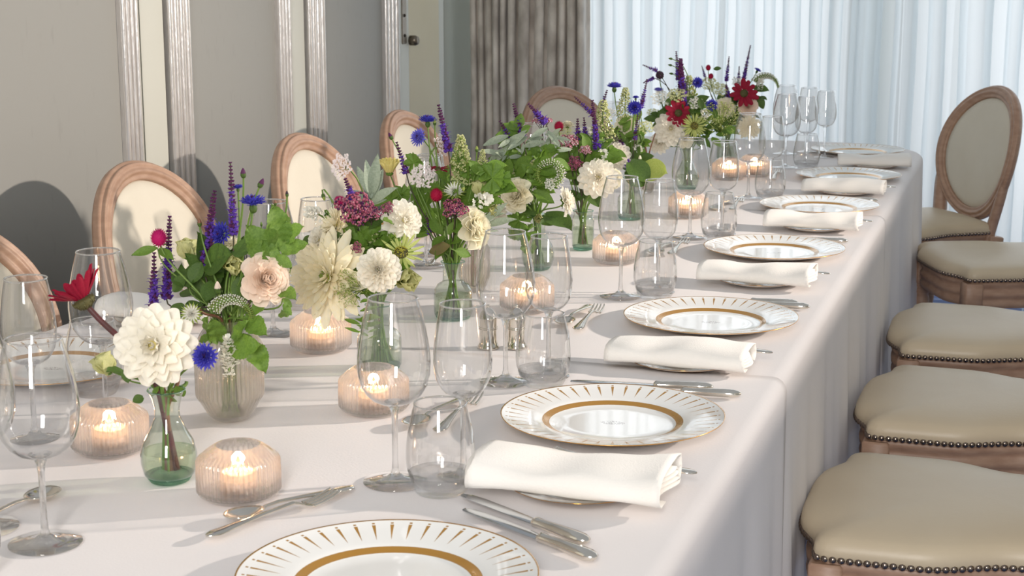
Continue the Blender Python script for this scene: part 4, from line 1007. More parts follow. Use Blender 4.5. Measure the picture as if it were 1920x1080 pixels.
def flower(kind, v, px, py, size, face='C', label='', dy=0., pal=None, sm='stemgreen', sr=.0016, cat='flower', px2=None, py2=None, name=None):
    """size: width in photo pixels"""
    Y = VB[v][0].y+dy; P = at(px, py, Y); s = size*mpp(P)/2; n = fvec(face); seed[0] += 1
    lab = (label+' '+PH[v]) if len((label+' '+PH[v]).split()) <= 16 else label
    nm = name or {'ball': 'dahlia', 'dec': 'dahlia', 'frill': 'dahlia', 'rose': 'rose', 'garden': 'garden_rose', 'cup': 'dahlia', 'hell': 'hellebore', 'rays': 'green_zinnia', 'echi': 'echinacea', 'echiup': 'echinacea', 'corn': 'cornflower', 'gom': 'globe_amaranth', 'sedum': 'sedum', 'sedumrose': 'sedum', 'lace': 'lace_flower', 'lacew': 'lace_flower', 'umbel': 'lace_flower', 'panicle': 'hydrangea_panicle', 'stock': 'stock_flower', 'fennel': 'fennel', 'astr': 'astrantia', 'seed': 'scabious', 'bud': 'flower_bud', 'goose': 'gooseneck', 'goosering': 'gooseneck', 'salvia': 'salvia'}[kind]
    ax = n if kind not in ('ball', 'dec', 'frill', 'rose', 'garden') else (n*.5+Vector((0, 0, .7))).normalized()
    if kind == 'salvia':
        Q = at(px2, py2, Y); ax = (P-Q).normalized()
        B, pts = stem_path(v, Q, ax*.6+Vector((0, 0, .4)))
        t = thing(nm, lab, cat, B); t['group'] = 'salvia spikes'; 
        ex = [Q.lerp(P, k/5) for k in range(1, 6)]; make_stem(t, B, pts+ex, .0013, 'stemdark')
        b = MB(); Ls = (P-Q).length; rnd = random.Random(seed[0]); nw = max(9, int(Ls/.0048)); w0 = s; e1 = ax.orthogonal().normalized(); e2 = ax.cross(e1)
        for k in range(nw):
            f = k/(nw-1); c_ = Q.lerp(P, f)-B; r_ = w0*(1-.62*f)*rnd.uniform(.85, 1.1)
            for j in range(6):
                a = 2*PI*j/6+k*.6+rnd.uniform(-.2, .2); d = (e1*math.cos(a)+e2*math.sin(a)); T = Matrix.Translation(c_) @ (d+ax*rnd.uniform(.3, .9)).normalized().to_track_quat('Y', 'Z').to_matrix().to_4x4()
                b.add([(0, 0, 0), (r_*.38, r_*.5, 0), (0, r_*1.0, 0), (-r_*.38, r_*.5, 0), (0, r_*.5, r_*.36), (0, r_*.5, -r_*.36)], [(0, 1, 4), (1, 2, 4), (2, 3, 4), (3, 0, 4), (1, 0, 5), (2, 1, 5), (3, 2, 5), (0, 3, 5)], 'salviad' if (f > .62 or rnd.random() < .35) else 'salvia', T)
                if f < .66 and rnd.random() < .6: petal(r_*.2, r_*.6, .4, -.5, .7, 'salvia', 2, 2, T=T @ Matrix.Translation((0, r_*.8, 0)), mb=b)
        o = link('florets', b.mesh('florets', False), t); o['kind'] = 'stuff'; return t
    B, pts = stem_path(v, P, ax); t = thing(nm, lab, cat, B)
    back = {'ball': .12, 'dec': .12, 'frill': .12, 'rose': .15, 'garden': .15, 'cup': .6, 'hell': .7, 'rays': .12, 'echi': .15, 'echiup': .3, 'corn': .9, 'bud': .9}.get(kind, .4)
    make_stem(t, B, pts[:-1]+[P-n*s*back], sr, sm)
    T = Matrix.Translation(P-B) @ frame(n, seed[0]*1.3) @ Matrix.Scale(s, 4)
    if kind in ('ball', 'dec', 'frill', 'rose', 'garden', 'cup', 'hell', 'rays', 'echi', 'echiup'):
        bloom(kind, pal, t, P-B, n, s, seed[0]*1.3, seed[0], single=size < 44)
    else:
        me = {'corn': lambda: m_corn(pal or 'blue'), 'gom': lambda: m_gom(pal or 'magenta'), 'bud': lambda: m_bud(pal or 'salviad', sm if sm.startswith('leaf') else 'leafdark'), 'goose': lambda: m_goose(False), 'goosering': lambda: m_goose(True)}.get(kind, lambda: m_cluster(kind))()
        if kind.startswith('goose'): T = Matrix.Translation(P-B) @ Matrix(((rt.x, 0, tw.x, 0), (rt.y, 0, tw.y, 0), (0, 1, 0, 0), (0, 0, 0, 1))) @ Matrix.Scale(s, 4)
        link('bloom', me, t, T)
    return t
LEAFM = {}
def leaf_mesh(m, w=.28, tip=1.2, serr=0, droop=-.25):
    key = (m, w, tip, serr, droop)
    if key in LEAFM: return LEAFM[key]
    b = MB(); rows = []; ny = 26 if serr else 14
    for i in range(ny+1):
        f = i/ny; ww = w*math.sin(PI*min(1, f*.93+.05))**tip; ww *= (1-serr*.09*(i % 2))
        if i == ny: ww = .005
        rows.append([(u*ww, f, .28*w*abs(u)+droop*f*f+.03*math.sin(f*20)*abs(u)*serr) for u in (-1, -.5, 0, .5, 1)])
    b.grid(rows, m); LEAFM[key] = b.mesh('leaf'); return LEAFM[key]
def scallop_mesh(m):
    if ('sc', m) in LEAFM: return LEAFM[('sc', m)]
    b = MB(); rows = []; n = 60
    for ring in range(6):
        f = ring/5; rows.append([(f*(.5+.05*math.cos(a*7)+.03*math.cos(a*21))*math.sin(a), .42+f*(.5+.05*math.cos(a*7)+.03*math.cos(a*21))*math.cos(a)*1.0, .07*f*math.cos(a*7)+.05*f*f*math.sin(a*3)) for a in [R(-168)+R(336)*j/n for j in range(n+1)]])
    b.grid(rows, m); LEAFM[('sc', m)] = b.mesh('leaf'); return LEAFM[('sc', m)]
def leaves(v, label, items, m='leaf', w=.28, tip=1.1, serr=0, dy=0, sm='stemgreen', scallop=False, name='leafy_sprig', group=None, sr=.0013):
    """items: (px0,py0,px1,py1[,roll]) base and tip of each leaf in photo pixels; the stem runs from the vase to the first leaf's base"""
    Y = VB[v][0].y+dy; P = at(items[0][0], items[0][1], Y); B, pts = stem_path(v, P, (0, 0, 1))
    lab = (label+' '+PH[v]) if len((label+' '+PH[v]).split()) <= 16 else label
    t = thing(name, lab, 'foliage', B, 0, group); make_stem(t, B, pts, sr, sm); rnd = random.Random(int(items[0][0]*7+items[0][1]))
    me = scallop_mesh(m) if scallop else leaf_mesh(m, w, tip, serr)
    for it in items:
        a = at(it[0], it[1], Y+rnd.uniform(-.01, .01)); c_ = at(it[2], it[3], Y+rnd.uniform(-.035, .02)); d = c_-a; L = d.length; yv = d.normalized()
        zref = (tw*(.8)+Vector((rnd.uniform(-.5, .5), rnd.uniform(-.2, .2), .55+rnd.uniform(-.2, .3)))); xv = yv.cross(zref).normalized(); zv = xv.cross(yv)
        T = Matrix.Translation(a-B) @ Matrix(((xv.x, yv.x, zv.x, 0), (xv.y, yv.y, zv.y, 0), (xv.z, yv.z, zv.z, 0), (0, 0, 0, 1))) @ Matrix.Scale(L, 4)
        link('leaf', me, t, T)
    return t
def fill(v, label, cx, cy, rx, ry, n, L=(28, 50), m='leaf', w=.26, seed_=1, dy=0, stems=3, serr=0):
    """several leafy sprigs round (cx,cy): every leaf grows out from the stem of its sprig"""
    rnd = random.Random(seed_*31+int(cx))
    bx, by = cx, cy+ry
    pos = ['far-left', 'left', 'central', 'right', 'far-right', 'rightmost']
    for k in range(stems):
        it = []; ang0 = R(-90+(-55+110*(k+.5)/stems))+rnd.uniform(-.15, .15)
        for j in range(n):
            f = .25+.75*j/n; x = bx+math.cos(ang0)*rx*f*1.1; y = by+math.sin(ang0)*ry*1.6*f; a = ang0+rnd.choice((-1, 1))*rnd.uniform(.3, 1.4); l = rnd.uniform(*L); x += rnd.uniform(-5, 5); it.append((x, y, x+l*math.cos(a), y+l*math.sin(a)))
        leaves(v, ('low ' if seed_ > 20 else '')+{'leaf': 'mid-green ', 'leafdark': 'dark-green ', 'mint': 'bright-green '}[m]+pos[k if stems > 4 else k+(k > 1)]+' leaf sprig', it, m, w, 1.0, serr, dy+rnd.uniform(-.03, .03), group='filler leaves '+PH[v])
fl = flower
# ---- bouquet A
fl('echiup', 'A', 155, 560, 112, 'UL', 'crimson echinacea with a brown cone, tilted to the left', sm='stemred', sr=.0042)
fl('dec', 'A', 290, 648, 158, 'C', 'large white dahlia with a yellow eye', dy=-.03, sr=.0024)
fl('hell', 'A', 195, 682, 62, 'UL', 'pale green hellebore bud left of the large dahlia', dy=.0)
fl('corn', 'A', 384, 668, 56, 'C', 'blue cornflower right of the large white dahlia', dy=-.01)
leaves('A', 'dark round leaves low on the left', [(232, 700, 203, 690), (240, 690, 238, 716), (268, 745, 250, 752)], 'leafdark', .42, .8)
leaves('A', 'small leaves at the vase neck', [(300, 725, 282, 742), (330, 722, 345, 748), (315, 735, 322, 760)], 'leaf', .3)
for k in range(5):
    P_ = at((296, 318, 335, 350, 306)[k], (712, 715, 705, 715, 720)[k], 1.668+.01*k); B_, pts_ = stem_path('A', P_, (0, 0, 1)); t_ = thing('cut_stem', ('leftmost','upright middle','brown slanting','right-hand green','short left')[k]+' cut stem standing in the nearest bud vase', 'stem', B_, 0, 'cut stems'); make_stem(t_, B_, pts_, .0028, ('stembrown', 'stemgreen')[k % 2])
# ---- bouquet B
fl('gom', 'B', 298, 446, 34, 'U', 'magenta globe amaranth', dy=-.02)
for (a, c_, d_, e_, w_, l_) in ((318, 408, 312, 560, 30, 'purple salvia spike right of the magenta globe'), (289, 476, 288, 576, 28, 'short purple salvia spike at far left'), (402, 360, 384, 500, 32, 'tall violet salvia spike at the centre'), (432, 306, 438, 440, 26, 'tallest dark purple salvia spike'), (466, 560, 470, 600, 14, 'low dark salvia')):
    fl('salvia', 'B', a, c_, w_, 'U', l_, px2=d_, py2=e_, dy=rs.uniform(-.02, .02))
fl('corn', 'B', 474, 376, 54, 'U', 'blue cornflower held high'); fl('corn', 'B', 412, 438, 52, 'LC', 'blue cornflower behind the violet salvia', dy=.02); fl('corn', 'B', 446, 350, 22, 'U', 'small half-open blue cornflower', dy=.03)
fl('bud', 'B', 456, 324, 20, 'U', 'purple cornflower bud, upper of two'); fl('bud', 'B', 490, 343, 20, 'UR', 'purple cornflower bud beside the open cornflower'); fl('bud', 'B', 374, 417, 16, 'U', 'small brown bud left of the violet salvia', pal='stembrown')
fl('bud', 'B', 516, 380, 12, 'U', 'tiny brown bud above the mint', pal='stembrown'); fl('bud', 'B', 538, 363, 12, 'U', 'tiny dark bud at the right', pal='dark')
fl('hell', 'B', 351, 466, 56, 'U', 'cream green hellebore bud, upright', dy=.02); fl('hell', 'B', 436, 498, 54, 'RC', 'pale green hellebore beside the blush rose'); fl('dec', 'B', 432, 458, 46, 'U', 'small white bloom behind the salvia', dy=.03, pal='ivory')
fl('garden', 'B', 497, 524, 100, 'RC', 'blush pink many-petalled garden rose', dy=-.03, sr=.0022)
fl('bud', 'B', 408, 539, 26, 'U', 'small blush bud among dark leaves', pal='blush', dy=-.03); fl('astr', 'B', 360, 588, 50, 'C', 'pale green starry astrantia', dy=-.04)
fl('goose', 'B', 430, 590, 84, 'C', 'white-tipped gooseneck spike curving over', dy=-.05); fl('stock', 'B', 430, 662, 56, 'U', 'small white stock blossoms below the gooseneck', dy=-.05); fl('stock', 'B', 428, 690, 40, 'U', 'lower white stock blossoms at the vase rim', dy=-.05)
leaves('B', 'bright mint sprig', [(512, 500, 470, 425), (515, 505, 500, 452), (520, 470, 522, 392), (535, 450, 536, 420), (540, 452, 557, 423), (528, 475, 572, 452), (520, 480, 545, 500), (514, 490, 530, 520), (505, 478, 480, 482)], 'mint', .34, .8, 1, dy=-.01, name='mint_sprig')
leaves('B', 'long pointed leaf pair at the left', [(296, 466, 246, 474), (298, 468, 322, 480)], 'leaf', .2)
leaves('B', 'dark glossy leaves in the middle', [(355, 540, 330, 500), (360, 530, 375, 490), (400, 530, 385, 560), (420, 520, 402, 500), (390, 500, 420, 472), (350, 520, 320, 545), (345, 570, 318, 600), (440, 470, 470, 462), (452, 520, 440, 560), (372, 600, 352, 560)], 'leafdark', .36, .8, dy=.0)
leaves('B', 'green leaves at the right of the rose', [(470, 590, 500, 560), (465, 600, 492, 620), (455, 625, 475, 650), (470, 585, 462, 620), (465, 640, 498, 690)], 'leaf', .3, 1, 1, dy=-.03)
leaves('B', 'broad leaves above the vase rim', [(400, 640, 375, 600), (410, 640, 400, 605), (430, 655, 478, 645), (395, 630, 372, 640), (440, 640, 455, 600)], 'leaf', .34, .9, 1, dy=-.04)
leaves('B', 'fine cress sprig hanging at the right', [(530, 560, 548, 575), (532, 570, 545, 590), (528, 580, 540, 600), (525, 545, 550, 552)], 'mint', .3, 1, 1, dy=-.02)
for k, (x, y) in enumerate(((490, 420), (505, 400), (545, 500), (520, 420))):
    fl('bud', 'B', x, y, 9, 'U', 'tiny green seed bud, '+('leftmost of four', 'second of four', 'lowest of four', 'third of four')[k], pal='leaf', sr=.0009)
# ---- bouquet C
fl('frill', 'C', 618, 520, 170, 'LC', 'large frilled cream dahlia with a lime eye', dy=-.06, sr=.0024); fl('frill', 'C', 632, 422, 88, 'L', 'pale yellow dahlia seen from the side', dy=.0)
fl('ball', 'C', 710, 506, 98, 'C', 'round white ball dahlia', dy=-.10, sr=.0022); fl('dec', 'C', 755, 414, 84, 'RC', 'white dahlia at upper right')
fl('sedum', 'C', 664, 398, 84, 'UC', 'wine pink sedum head', dy=-.03, sm='stemdark'); fl('sedum', 'C', 695, 404, 50, 'UC', 'wine pink sedum side head', dy=-.03, sm='stemdark'); fl('sedum', 'C', 727, 392, 30, 'UC', 'small loose sedum head at the right', dy=-.02, sm='stemdark')
fl('gom', 'C', 638, 378, 24, 'LU', 'magenta globe amaranth half hidden by sedum'); fl('salvia', 'C', 648, 337, 24, 'U', 'purple salvia spike above the sedum', px2=664, py2=378)
fl('lace', 'C', 643, 312, 54, 'LC', 'pinkish white lace flower held high'); fl('rays', 'C', 752, 474, 92, 'UC', 'lime green zinnia with narrow rays', dy=-.03)
fl('hell', 'C', 764, 526, 62, 'RC', 'pale green rosebud at lower right', dy=-.04); fl('bud', 'C', 607, 370, 14, 'D', 'nodding green bud at the upper left', pal='lime'); fl('bud', 'C', 612, 406, 15, 'D', 'round green bud at the left', pal='lime')
fl('sedum', 'C', 669, 465, 24, 'C', 'dark small sedum knot low in the centre', dy=-.06); fl('frill', 'C', 640, 455, 70, 'L', 'yellow-hearted cream dahlia tucked behind', dy=.01, pal='yellowc')
leaves('C', 'grey green pointed foliage standing up', [(695, 372, 690, 300), (694, 365, 668, 310), (696, 372, 720, 318), (697, 368, 705, 300), (694, 380, 660, 350), (697, 380, 728, 350), (693, 385, 672, 372), (698, 384, 722, 372)], 'grey', .13, .9, dy=.04)
leaves('C', 'fine feathery green foliage beside the white ball', [(675, 520+8*k, 675+(-1)**k*(22+k % 3*5), 508+8*k) for k in range(14)]+[(690, 600+6*k, 690+(-1)**k*18, 590+6*k) for k in range(7)], 'leaf', .12, 1, dy=-.05)
leaves('C', 'bright green leaves under the sedum', [(700, 450, 680, 425), (702, 450, 720, 430), (700, 455, 735, 440), (690, 460, 660, 445), (710, 462, 728, 478), (735, 420, 722, 408), (700, 440, 712, 415), (745, 505, 770, 495)], 'leaf', .34, .9, 1, dy=-.02)
fl('fennel', 'C', 670, 540, 92, 'LC', 'green dill umbel in front of the cream dahlia', dy=-.075); fill('C', 'mixed green leaf', 705, 470, 60, 60, 7, seed_=3, dy=.01, m='leaf', stems=5)
# ---- bouquet D
fl('cup', 'D', 730, 311, 54, 'U', 'yellow and white cup-shaped dahlia opening', dy=-.02); fl('lace', 'D', 794, 330, 54, 'C', 'pinkish white lace flower facing front', dy=-.03); fl('lace', 'D', 826, 272, 46, 'R', 'white lace flower seen from the side')
fl('corn', 'D', 784, 257, 38, 'LC', 'pale violet cornflower', pal='violet'); fl('corn', 'D', 802, 223, 36, 'U', 'deep blue cornflower held highest'); fl('bud', 'D', 732, 255, 15, 'UL', 'purple bud at the far left'); fl('bud', 'D', 815, 229, 12, 'U', 'small green bud under the highest cornflower', pal='lime')
for (a, c_, d_, e_, w_, l_) in ((823, 199, 841, 284, 24, 'tallest plum salvia spike'), (744, 268, 762, 325, 20, 'plum salvia spike above the yellow dahlia'), (800, 400, 806, 440, 12, 'dark thin salvia low at the left')):
    fl('salvia', 'D', a, c_, w_, 'U', l_, px2=d_, py2=e_)
fl('echi', 'D', 821, 318, 42, 'U', 'crimson echinacea closing upward', sm='stemdark'); fl('gom', 'D', 818, 366, 26, 'U', 'magenta globe amaranth in front', dy=-.05, pal='red')
fl('sedum', 'D', 853, 396, 54, 'UC', 'rosy sedum head in front', dy=-.06, sm='stemdark'); fl('panicle', 'D', 864, 290, 76, 'U', 'pale green hydrangea panicle'); fl('umbel', 'D', 866, 338, 44, 'UC', 'green umbel below the panicle')
fl('rose', 'D', 886, 428, 84, 'R', 'large creamy white rose', dy=-.03, sr=.0022); fl('hell', 'D', 900, 352, 46, 'U', 'pale green hellebore bud at the right'); fl('astr', 'D', 852, 362, 52, 'UC', 'pale green astrantia behind the sedum', dy=-.02)
fl('bud', 'D', 894, 279, 12, 'U', 'round green poppy bud on a bare stem', pal='lime'); fl('bud', 'D', 868, 352, 15, 'D', 'nodding green bud on a hooked stem', pal='lime', dy=-.06)
leaves('D', 'scalloped geranium leaves', [(776, 322, 776, 284), (900, 335, 900, 300), (884, 330, 872, 310), (735, 395, 728, 350), (745, 380, 760, 345)], 'leaf', scallop=True, dy=.0, name='geranium_leaves')
leaves('D', 'bright scalloped geranium leaves at the right', [(905, 345, 948, 318), (925, 335, 960, 338), (905, 330, 925, 305)], 'leaf', scallop=True, dy=-.02, name='geranium_leaves')
leaves('D', 'leaves and stalks below the blooms', [(830, 440, 805, 405), (835, 445, 810, 455), (838, 450, 862, 470), (845, 455, 870, 440), (842, 440, 850, 415), (840, 460, 815, 480), (848, 430, 880, 425), (852, 470, 885, 478)], 'leaf', .28, 1, dy=-.02)
leaves('D', 'mauve tinged drooping leaf', [(845, 462, 800, 470), (842, 465, 826, 468)], 'mauve', .26, 1, dy=-.04); fill('D', 'mixed green leaf', 830, 380, 75, 75, 7, seed_=5, dy=.01, stems=5)
leaves('D', 'silver green narrow leaves at the right', [(905, 420, 945, 380), (908, 425, 960, 405), (905, 410, 940, 395), (900, 430, 935, 430)], 'grey', .13, 1)
# ---- bouquet E
fl('rose', 'E', 970, 366, 68, 'LC', 'open cream rose', dy=-.05, sr=.002); fl('dec', 'E', 1060, 378, 58, 'RS', 'white dahlia seen side-on', dy=-.04); fl('goosering', 'E', 1030, 326, 60, 'C', 'white gooseneck spike curled in a ring', dy=-.05); fl('lacew', 'E', 1032, 345, 26, 'C', 'tiny white blossoms inside the curled spike', dy=-.04)
leaves('E', 'scalloped dark green leaves low at the left', [(990, 420, 950, 405), (985, 440, 952, 430), (995, 450, 985, 478), (1000, 430, 965, 445)], 'leaf', scallop=True, dy=-.03, name='geranium_leaves')
leaves('E', 'large glossy leaf drooping right', [(1022, 405, 1070, 418), (1015, 420, 1050, 400), (1000, 410, 985, 380)], 'leafdark', .36, .9, dy=-.03)
leaves('E', 'broad green leaves at the upper left', [(975, 262, 925, 248), (972, 245, 955, 225), (970, 240, 978, 214), (968, 255, 940, 230), (978, 250, 992, 235)], 'mint', .36, .9, dy=.0)
for (a, c_, d_, e_, w_, l_) in ((963, 196, 981, 260, 20, 'plum salvia spike at the upper left'), (938, 228, 962, 270, 18, 'plum salvia spike leaning left'), (992, 196, 1024, 232, 20, 'plum salvia spike leaning right')):
    fl('salvia', 'E', a, c_, w_, 'U', l_, px2=d_, py2=e_)
for k, (x, y) in enumerate(((940, 285), (975, 275), (1010, 270), (1035, 272), (955, 300))):
    leaves('E', ('silver sage sprig farthest left', 'silver sage sprig left of centre', 'silver sage sprig at the centre', 'silver sage sprig right of centre', 'low silver sage sprig')[k], [(x+rs.uniform(-3, 3)+2*j, y+18-6*j, x+rs.uniform(-40, 42), y+rs.uniform(-16, 22)) for j in range(9)], 'grey', .15, .9, dy=-.03+.01*k, name='sage_sprig')
fl('sedumrose', 'E', 1018, 232, 40, 'U', 'dusty pink sedum head', dy=.03, sm='stemdark'); fill('E', 'mixed green leaf', 985, 310, 70, 70, 8, seed_=8, dy=.0, stems=5); fl('umbel', 'E', 1000, 300, 40, 'UC', 'pale green umbel')
# ---- bouquet F
fl('dec', 'F', 1121, 334, 78, 'C', 'pure white dahlia at the front', dy=-.05, sr=.0022); fl('gom', 'F', 1048, 237, 20, 'U', 'crimson globe amaranth standing clear', pal='red'); fl('rose', 'F', 1064, 236, 26, 'U', 'small cream bloom beside the globe', dy=.03)
fl('sedumrose', 'F', 1066, 270, 44, 'UC', 'rose pink sedum head, upper', sm='stemdark', dy=-.03); fl('sedum', 'F', 1079, 308, 36, 'UC', 'rose pink sedum head, lower', sm='stemdark', dy=-.04); fl('sedumrose', 'F', 1097, 283, 26, 'UC', 'rose pink sedum head, right', sm='stemdark', dy=-.03)
for (a, c_, d_, e_, w_, l_) in ((1111, 190, 1122, 300, 22, 'tall purple salvia spike at the centre'), (1078, 182, 1112, 215, 14, 'thin dark salvia leaning left'), (1083, 224, 1084, 262, 18, 'short purple salvia, left of a pair'), (1095, 222, 1098, 258, 16, 'short purple salvia, right of a pair')):
    fl('salvia', 'F', a, c_, w_, 'U', l_, px2=d_, py2=e_)
fl('panicle', 'F', 1130, 230, 84, 'U', 'pale yellow green hydrangea panicle', dy=.03)
leaves('F', 'green leaves under the white dahlia', [(1095, 350, 1075, 330), (1098, 360, 1080, 375), (1100, 350, 1125, 385), (1095, 340, 1110, 305), (1090, 370, 1060, 360)], 'leafdark', .3, .9); fill('F', 'mixed green leaf', 1095, 290, 55, 60, 8, (20, 34), seed_=11, stems=5)
for k in range(5):
    P_ = at((1080, 1090, 1100, 1094, 1086)[k], 395, 3.415+.008*k); B_, pts_ = stem_path('F', P_, (0, 0, 1)); t_ = thing('cut_stem', ('leftmost','second','middle','fourth','rightmost')[k]+' reddish brown cut stem in the jar with the sea-green base', 'stem', B_, 0, 'cut stems in the jar'); make_stem(t_, B_, pts_, .0024, 'stembrown')
# ---- bouquet G
fl('corn', 'G', 1152, 160, 30, 'U', 'blue cornflower held highest'); fl('corn', 'G', 1190, 202, 32, 'C', 'blue cornflower at the right', dy=-.03); fl('corn', 'G', 1192, 182, 14, 'U', 'small blue cornflower above the larger one')
fl('dec', 'G', 1157, 292, 56, 'C', 'white dahlia low at the left', dy=-.03); fl('ball', 'G', 1152, 262, 40, 'UC', 'small white dahlia above'); fl('panicle', 'G', 1172, 196, 62, 'U', 'buff hydrangea panicle'); fl('rose', 'G', 1172, 235, 40, 'C', 'small ivory rose', dy=.01)
for (a, c_, d_, e_, w_, l_) in ((1138, 170, 1127, 204, 14, 'dark salvia spike leaning outward'), (1158, 242, 1178, 316, 18, 'purple salvia spike in front'), (1213, 150, 1202, 202, 14, 'dark salvia spike leaning right'), (1196, 215, 1190, 262, 12, 'thin dark salvia below the cornflower')):
    fl('salvia', 'G', a, c_, w_, 'U', l_, px2=d_, py2=e_, dy=-.02)
leaves('G', 'dark pointed leaves at the right', [(1188, 255, 1212, 275), (1190, 300, 1195, 270), (1192, 305, 1222, 290), (1180, 310, 1165, 285)], 'leafdark', .34, .9)
leaves('G', 'large rounded lime leaf turned to the light', [(1200, 325, 1245, 318), (1195, 328, 1180, 345)], 'lime', .48, .6, dy=-.04); leaves('G', 'broad green leaf before the rounded lime one', [(1180, 305, 1215, 335), (1175, 320, 1210, 345)], 'leafdark', .42, .7, dy=-.05)
fl('bud', 'G', 1200, 297, 13, 'U', 'small cream bud', pal='ivory', dy=-.04); fill('G', 'mixed green leaf', 1165, 270, 45, 50, 8, (16, 30), seed_=13, stems=4)
# ---- bouquet H
fl('dec', 'H', 1257, 242, 66, 'C', 'wide white dahlia', dy=-.04); fl('dec', 'H', 1236, 268, 44, 'LC', 'white dahlia lower left', dy=-.02); fl('echi', 'H', 1272, 212, 50, 'C', 'crimson echinacea at the left', dy=-.04, sm='stemdark'); fl('rays', 'H', 1302, 236, 50, 'C', 'lime green zinnia', dy=-.05)
fl('salvia', 'H', 1268, 98, 15, 'U', 'tall thin dark salvia tip', px2=1272, py2=150, dy=.02); fl('salvia', 'H', 1276, 112, 26, 'U', 'tall thick purple salvia spike', px2=1281, py2=205); fl('corn', 'H', 1235, 168, 20, 'U', 'small violet cornflower at the left', pal='violet'); fl('corn', 'H', 1308, 155, 24, 'C', 'blue cornflower, upper', dy=-.02); fl('corn', 'H', 1335, 197, 26, 'C', 'blue cornflower, lower', dy=-.05)
fl('seed', 'H', 1237, 141, 17, 'U', 'dark scabious seed head'); fl('salvia', 'H', 1206, 122, 10, 'U', 'dark arching spray, upper', px2=1232, py2=133); fl('salvia', 'H', 1207, 155, 10, 'U', 'dark arching spray, lower', px2=1226, py2=146)
fl('lacew', 'H', 1240, 186, 44, 'UC', 'white lace umbel at the left', dy=-.02); fl('panicle', 'H', 1292, 180, 74, 'U', 'cream flowering spire behind the purple salvia', dy=.03); fl('lacew', 'H', 1305, 195, 34, 'UC', 'white lace umbel at the centre'); fl('fennel', 'H', 1352, 232, 90, 'UC', 'airy green dill cloud', dy=-.05)
fl('bud', 'H', 1257, 110, 8, 'LS', 'tiny nodding bud, upper', pal='leafdark'); fl('bud', 'H', 1256, 122, 8, 'LS', 'tiny nodding bud, middle', pal='leafdark'); fl('bud', 'H', 1258, 138, 8, 'LS', 'tiny nodding bud, lower', pal='leafdark')
leaves('H', 'dark leaves at the left edge', [(1255, 230, 1228, 222), (1258, 215, 1235, 205), (1262, 240, 1240, 250), (1285, 200, 1300, 180)], 'leafdark', .36, .9); fill('H', 'mixed green leaf', 1285, 220, 70, 55, 9, (16, 30), seed_=17, stems=6, m='leafdark')
# ---- bouquet I
fl('echi', 'I', 1395, 175, 52, 'C', 'crimson echinacea on a dark stem', dy=-.04, sm='stemdark', sr=.002); fl('corn', 'I', 1421, 131, 16, 'UR', 'blue cornflower held high at the right'); fl('gom', 'I', 1328, 127, 11, 'U', 'crimson globe amaranth, upper', pal='red'); fl('gom', 'I', 1333, 143, 11, 'U', 'crimson globe amaranth, lower', pal='red')
fl('rose', 'I', 1360, 202, 40, 'C', 'beige rose', dy=-.03); fl('rose', 'I', 1402, 200, 40, 'C', 'beige rose under the echinacea', dy=-.02, pal='blush'); fl('umbel', 'I', 1330, 160, 40, 'UC', 'lime umbel', dy=.0); fl('frill', 'I', 1405, 238, 46, 'C', 'cream frilled dahlia low at the right', dy=-.05); fl('goose', 'I', 1433, 160, 52, 'C', 'white gooseneck spike arching right')
for (a, c_, d_, e_, w_, l_) in ((1407, 86, 1394, 150, 11, 'thin dark salvia, tallest at the right'), (1367, 107, 1362, 152, 11, 'thin dark salvia, middle'), (1386, 125, 1384, 160, 10, 'thin dark salvia, short'), (1316, 124, 1322, 144, 8, 'thin dark sprig at the left'), (1384, 150, 1386, 190, 18, 'purple salvia beside the echinacea'), (1362, 160, 1366, 185, 16, 'maroon salvia at the centre')):
    fl('salvia', 'I', a, c_, w_, 'U', l_, px2=d_, py2=e_)
leaves('I', 'pointed leaves at the right', [(1418, 185, 1436, 182), (1420, 180, 1433, 204), (1412, 165, 1440, 166), (1338, 130, 1352, 127)], 'leafdark', .3, .9); fill('I', 'mixed green leaf', 1372, 205, 55, 45, 9, (14, 26), seed_=19, stems=6, m='leafdark')

# ---- more stems standing in the water of each vase
for v, n_, mats_ in (('B', 5, ('stemgreen', 'stembrown')), ('C', 6, ('stemgreen', 'stemgreen')), ('D', 7, ('stemgreen', 'leaf')), ('E', 6, ('stemgreen', 'leaf')), ('G', 5, ('stembrown', 'stemgreen')), ('H', 5, ('stemgreen', 'stembrown')), ('Q', 4, ('stembrown', 'stemgreen')), ('P', 3, ('stembrown', 'stemgreen')), ('I', 3, ('stemgreen', 'stembrown'))):
    base, neck, H, rb = VB[v]; L_ = {'Q': .09, 'P': .09, 'B': .02}.get(v, .05)
    for k in range(n_):
        a = 2*PI*k/n_+.4; P_ = base+Vector((math.cos(a)*neck*1.6, math.sin(a)*neck*1.6, H+L_*(.7+.5*(k % 2)))); B_, pts_ = stem_path(v, P_, (math.cos(a)*.3, 0, 1))
        t_ = thing('cut_stem', 'bare cut stem among several '+PH.get(v, {'Q': 'in the slim ribbed vase behind the wine glass', 'P': 'in the slim far vase'}.get(v)), 'stem', B_, 0, 'bare cut stems '+PH.get(v, 'in the slim ribbed vase '+v)); make_stem(t_, B_, pts_, .0021, mats_[k % 2])
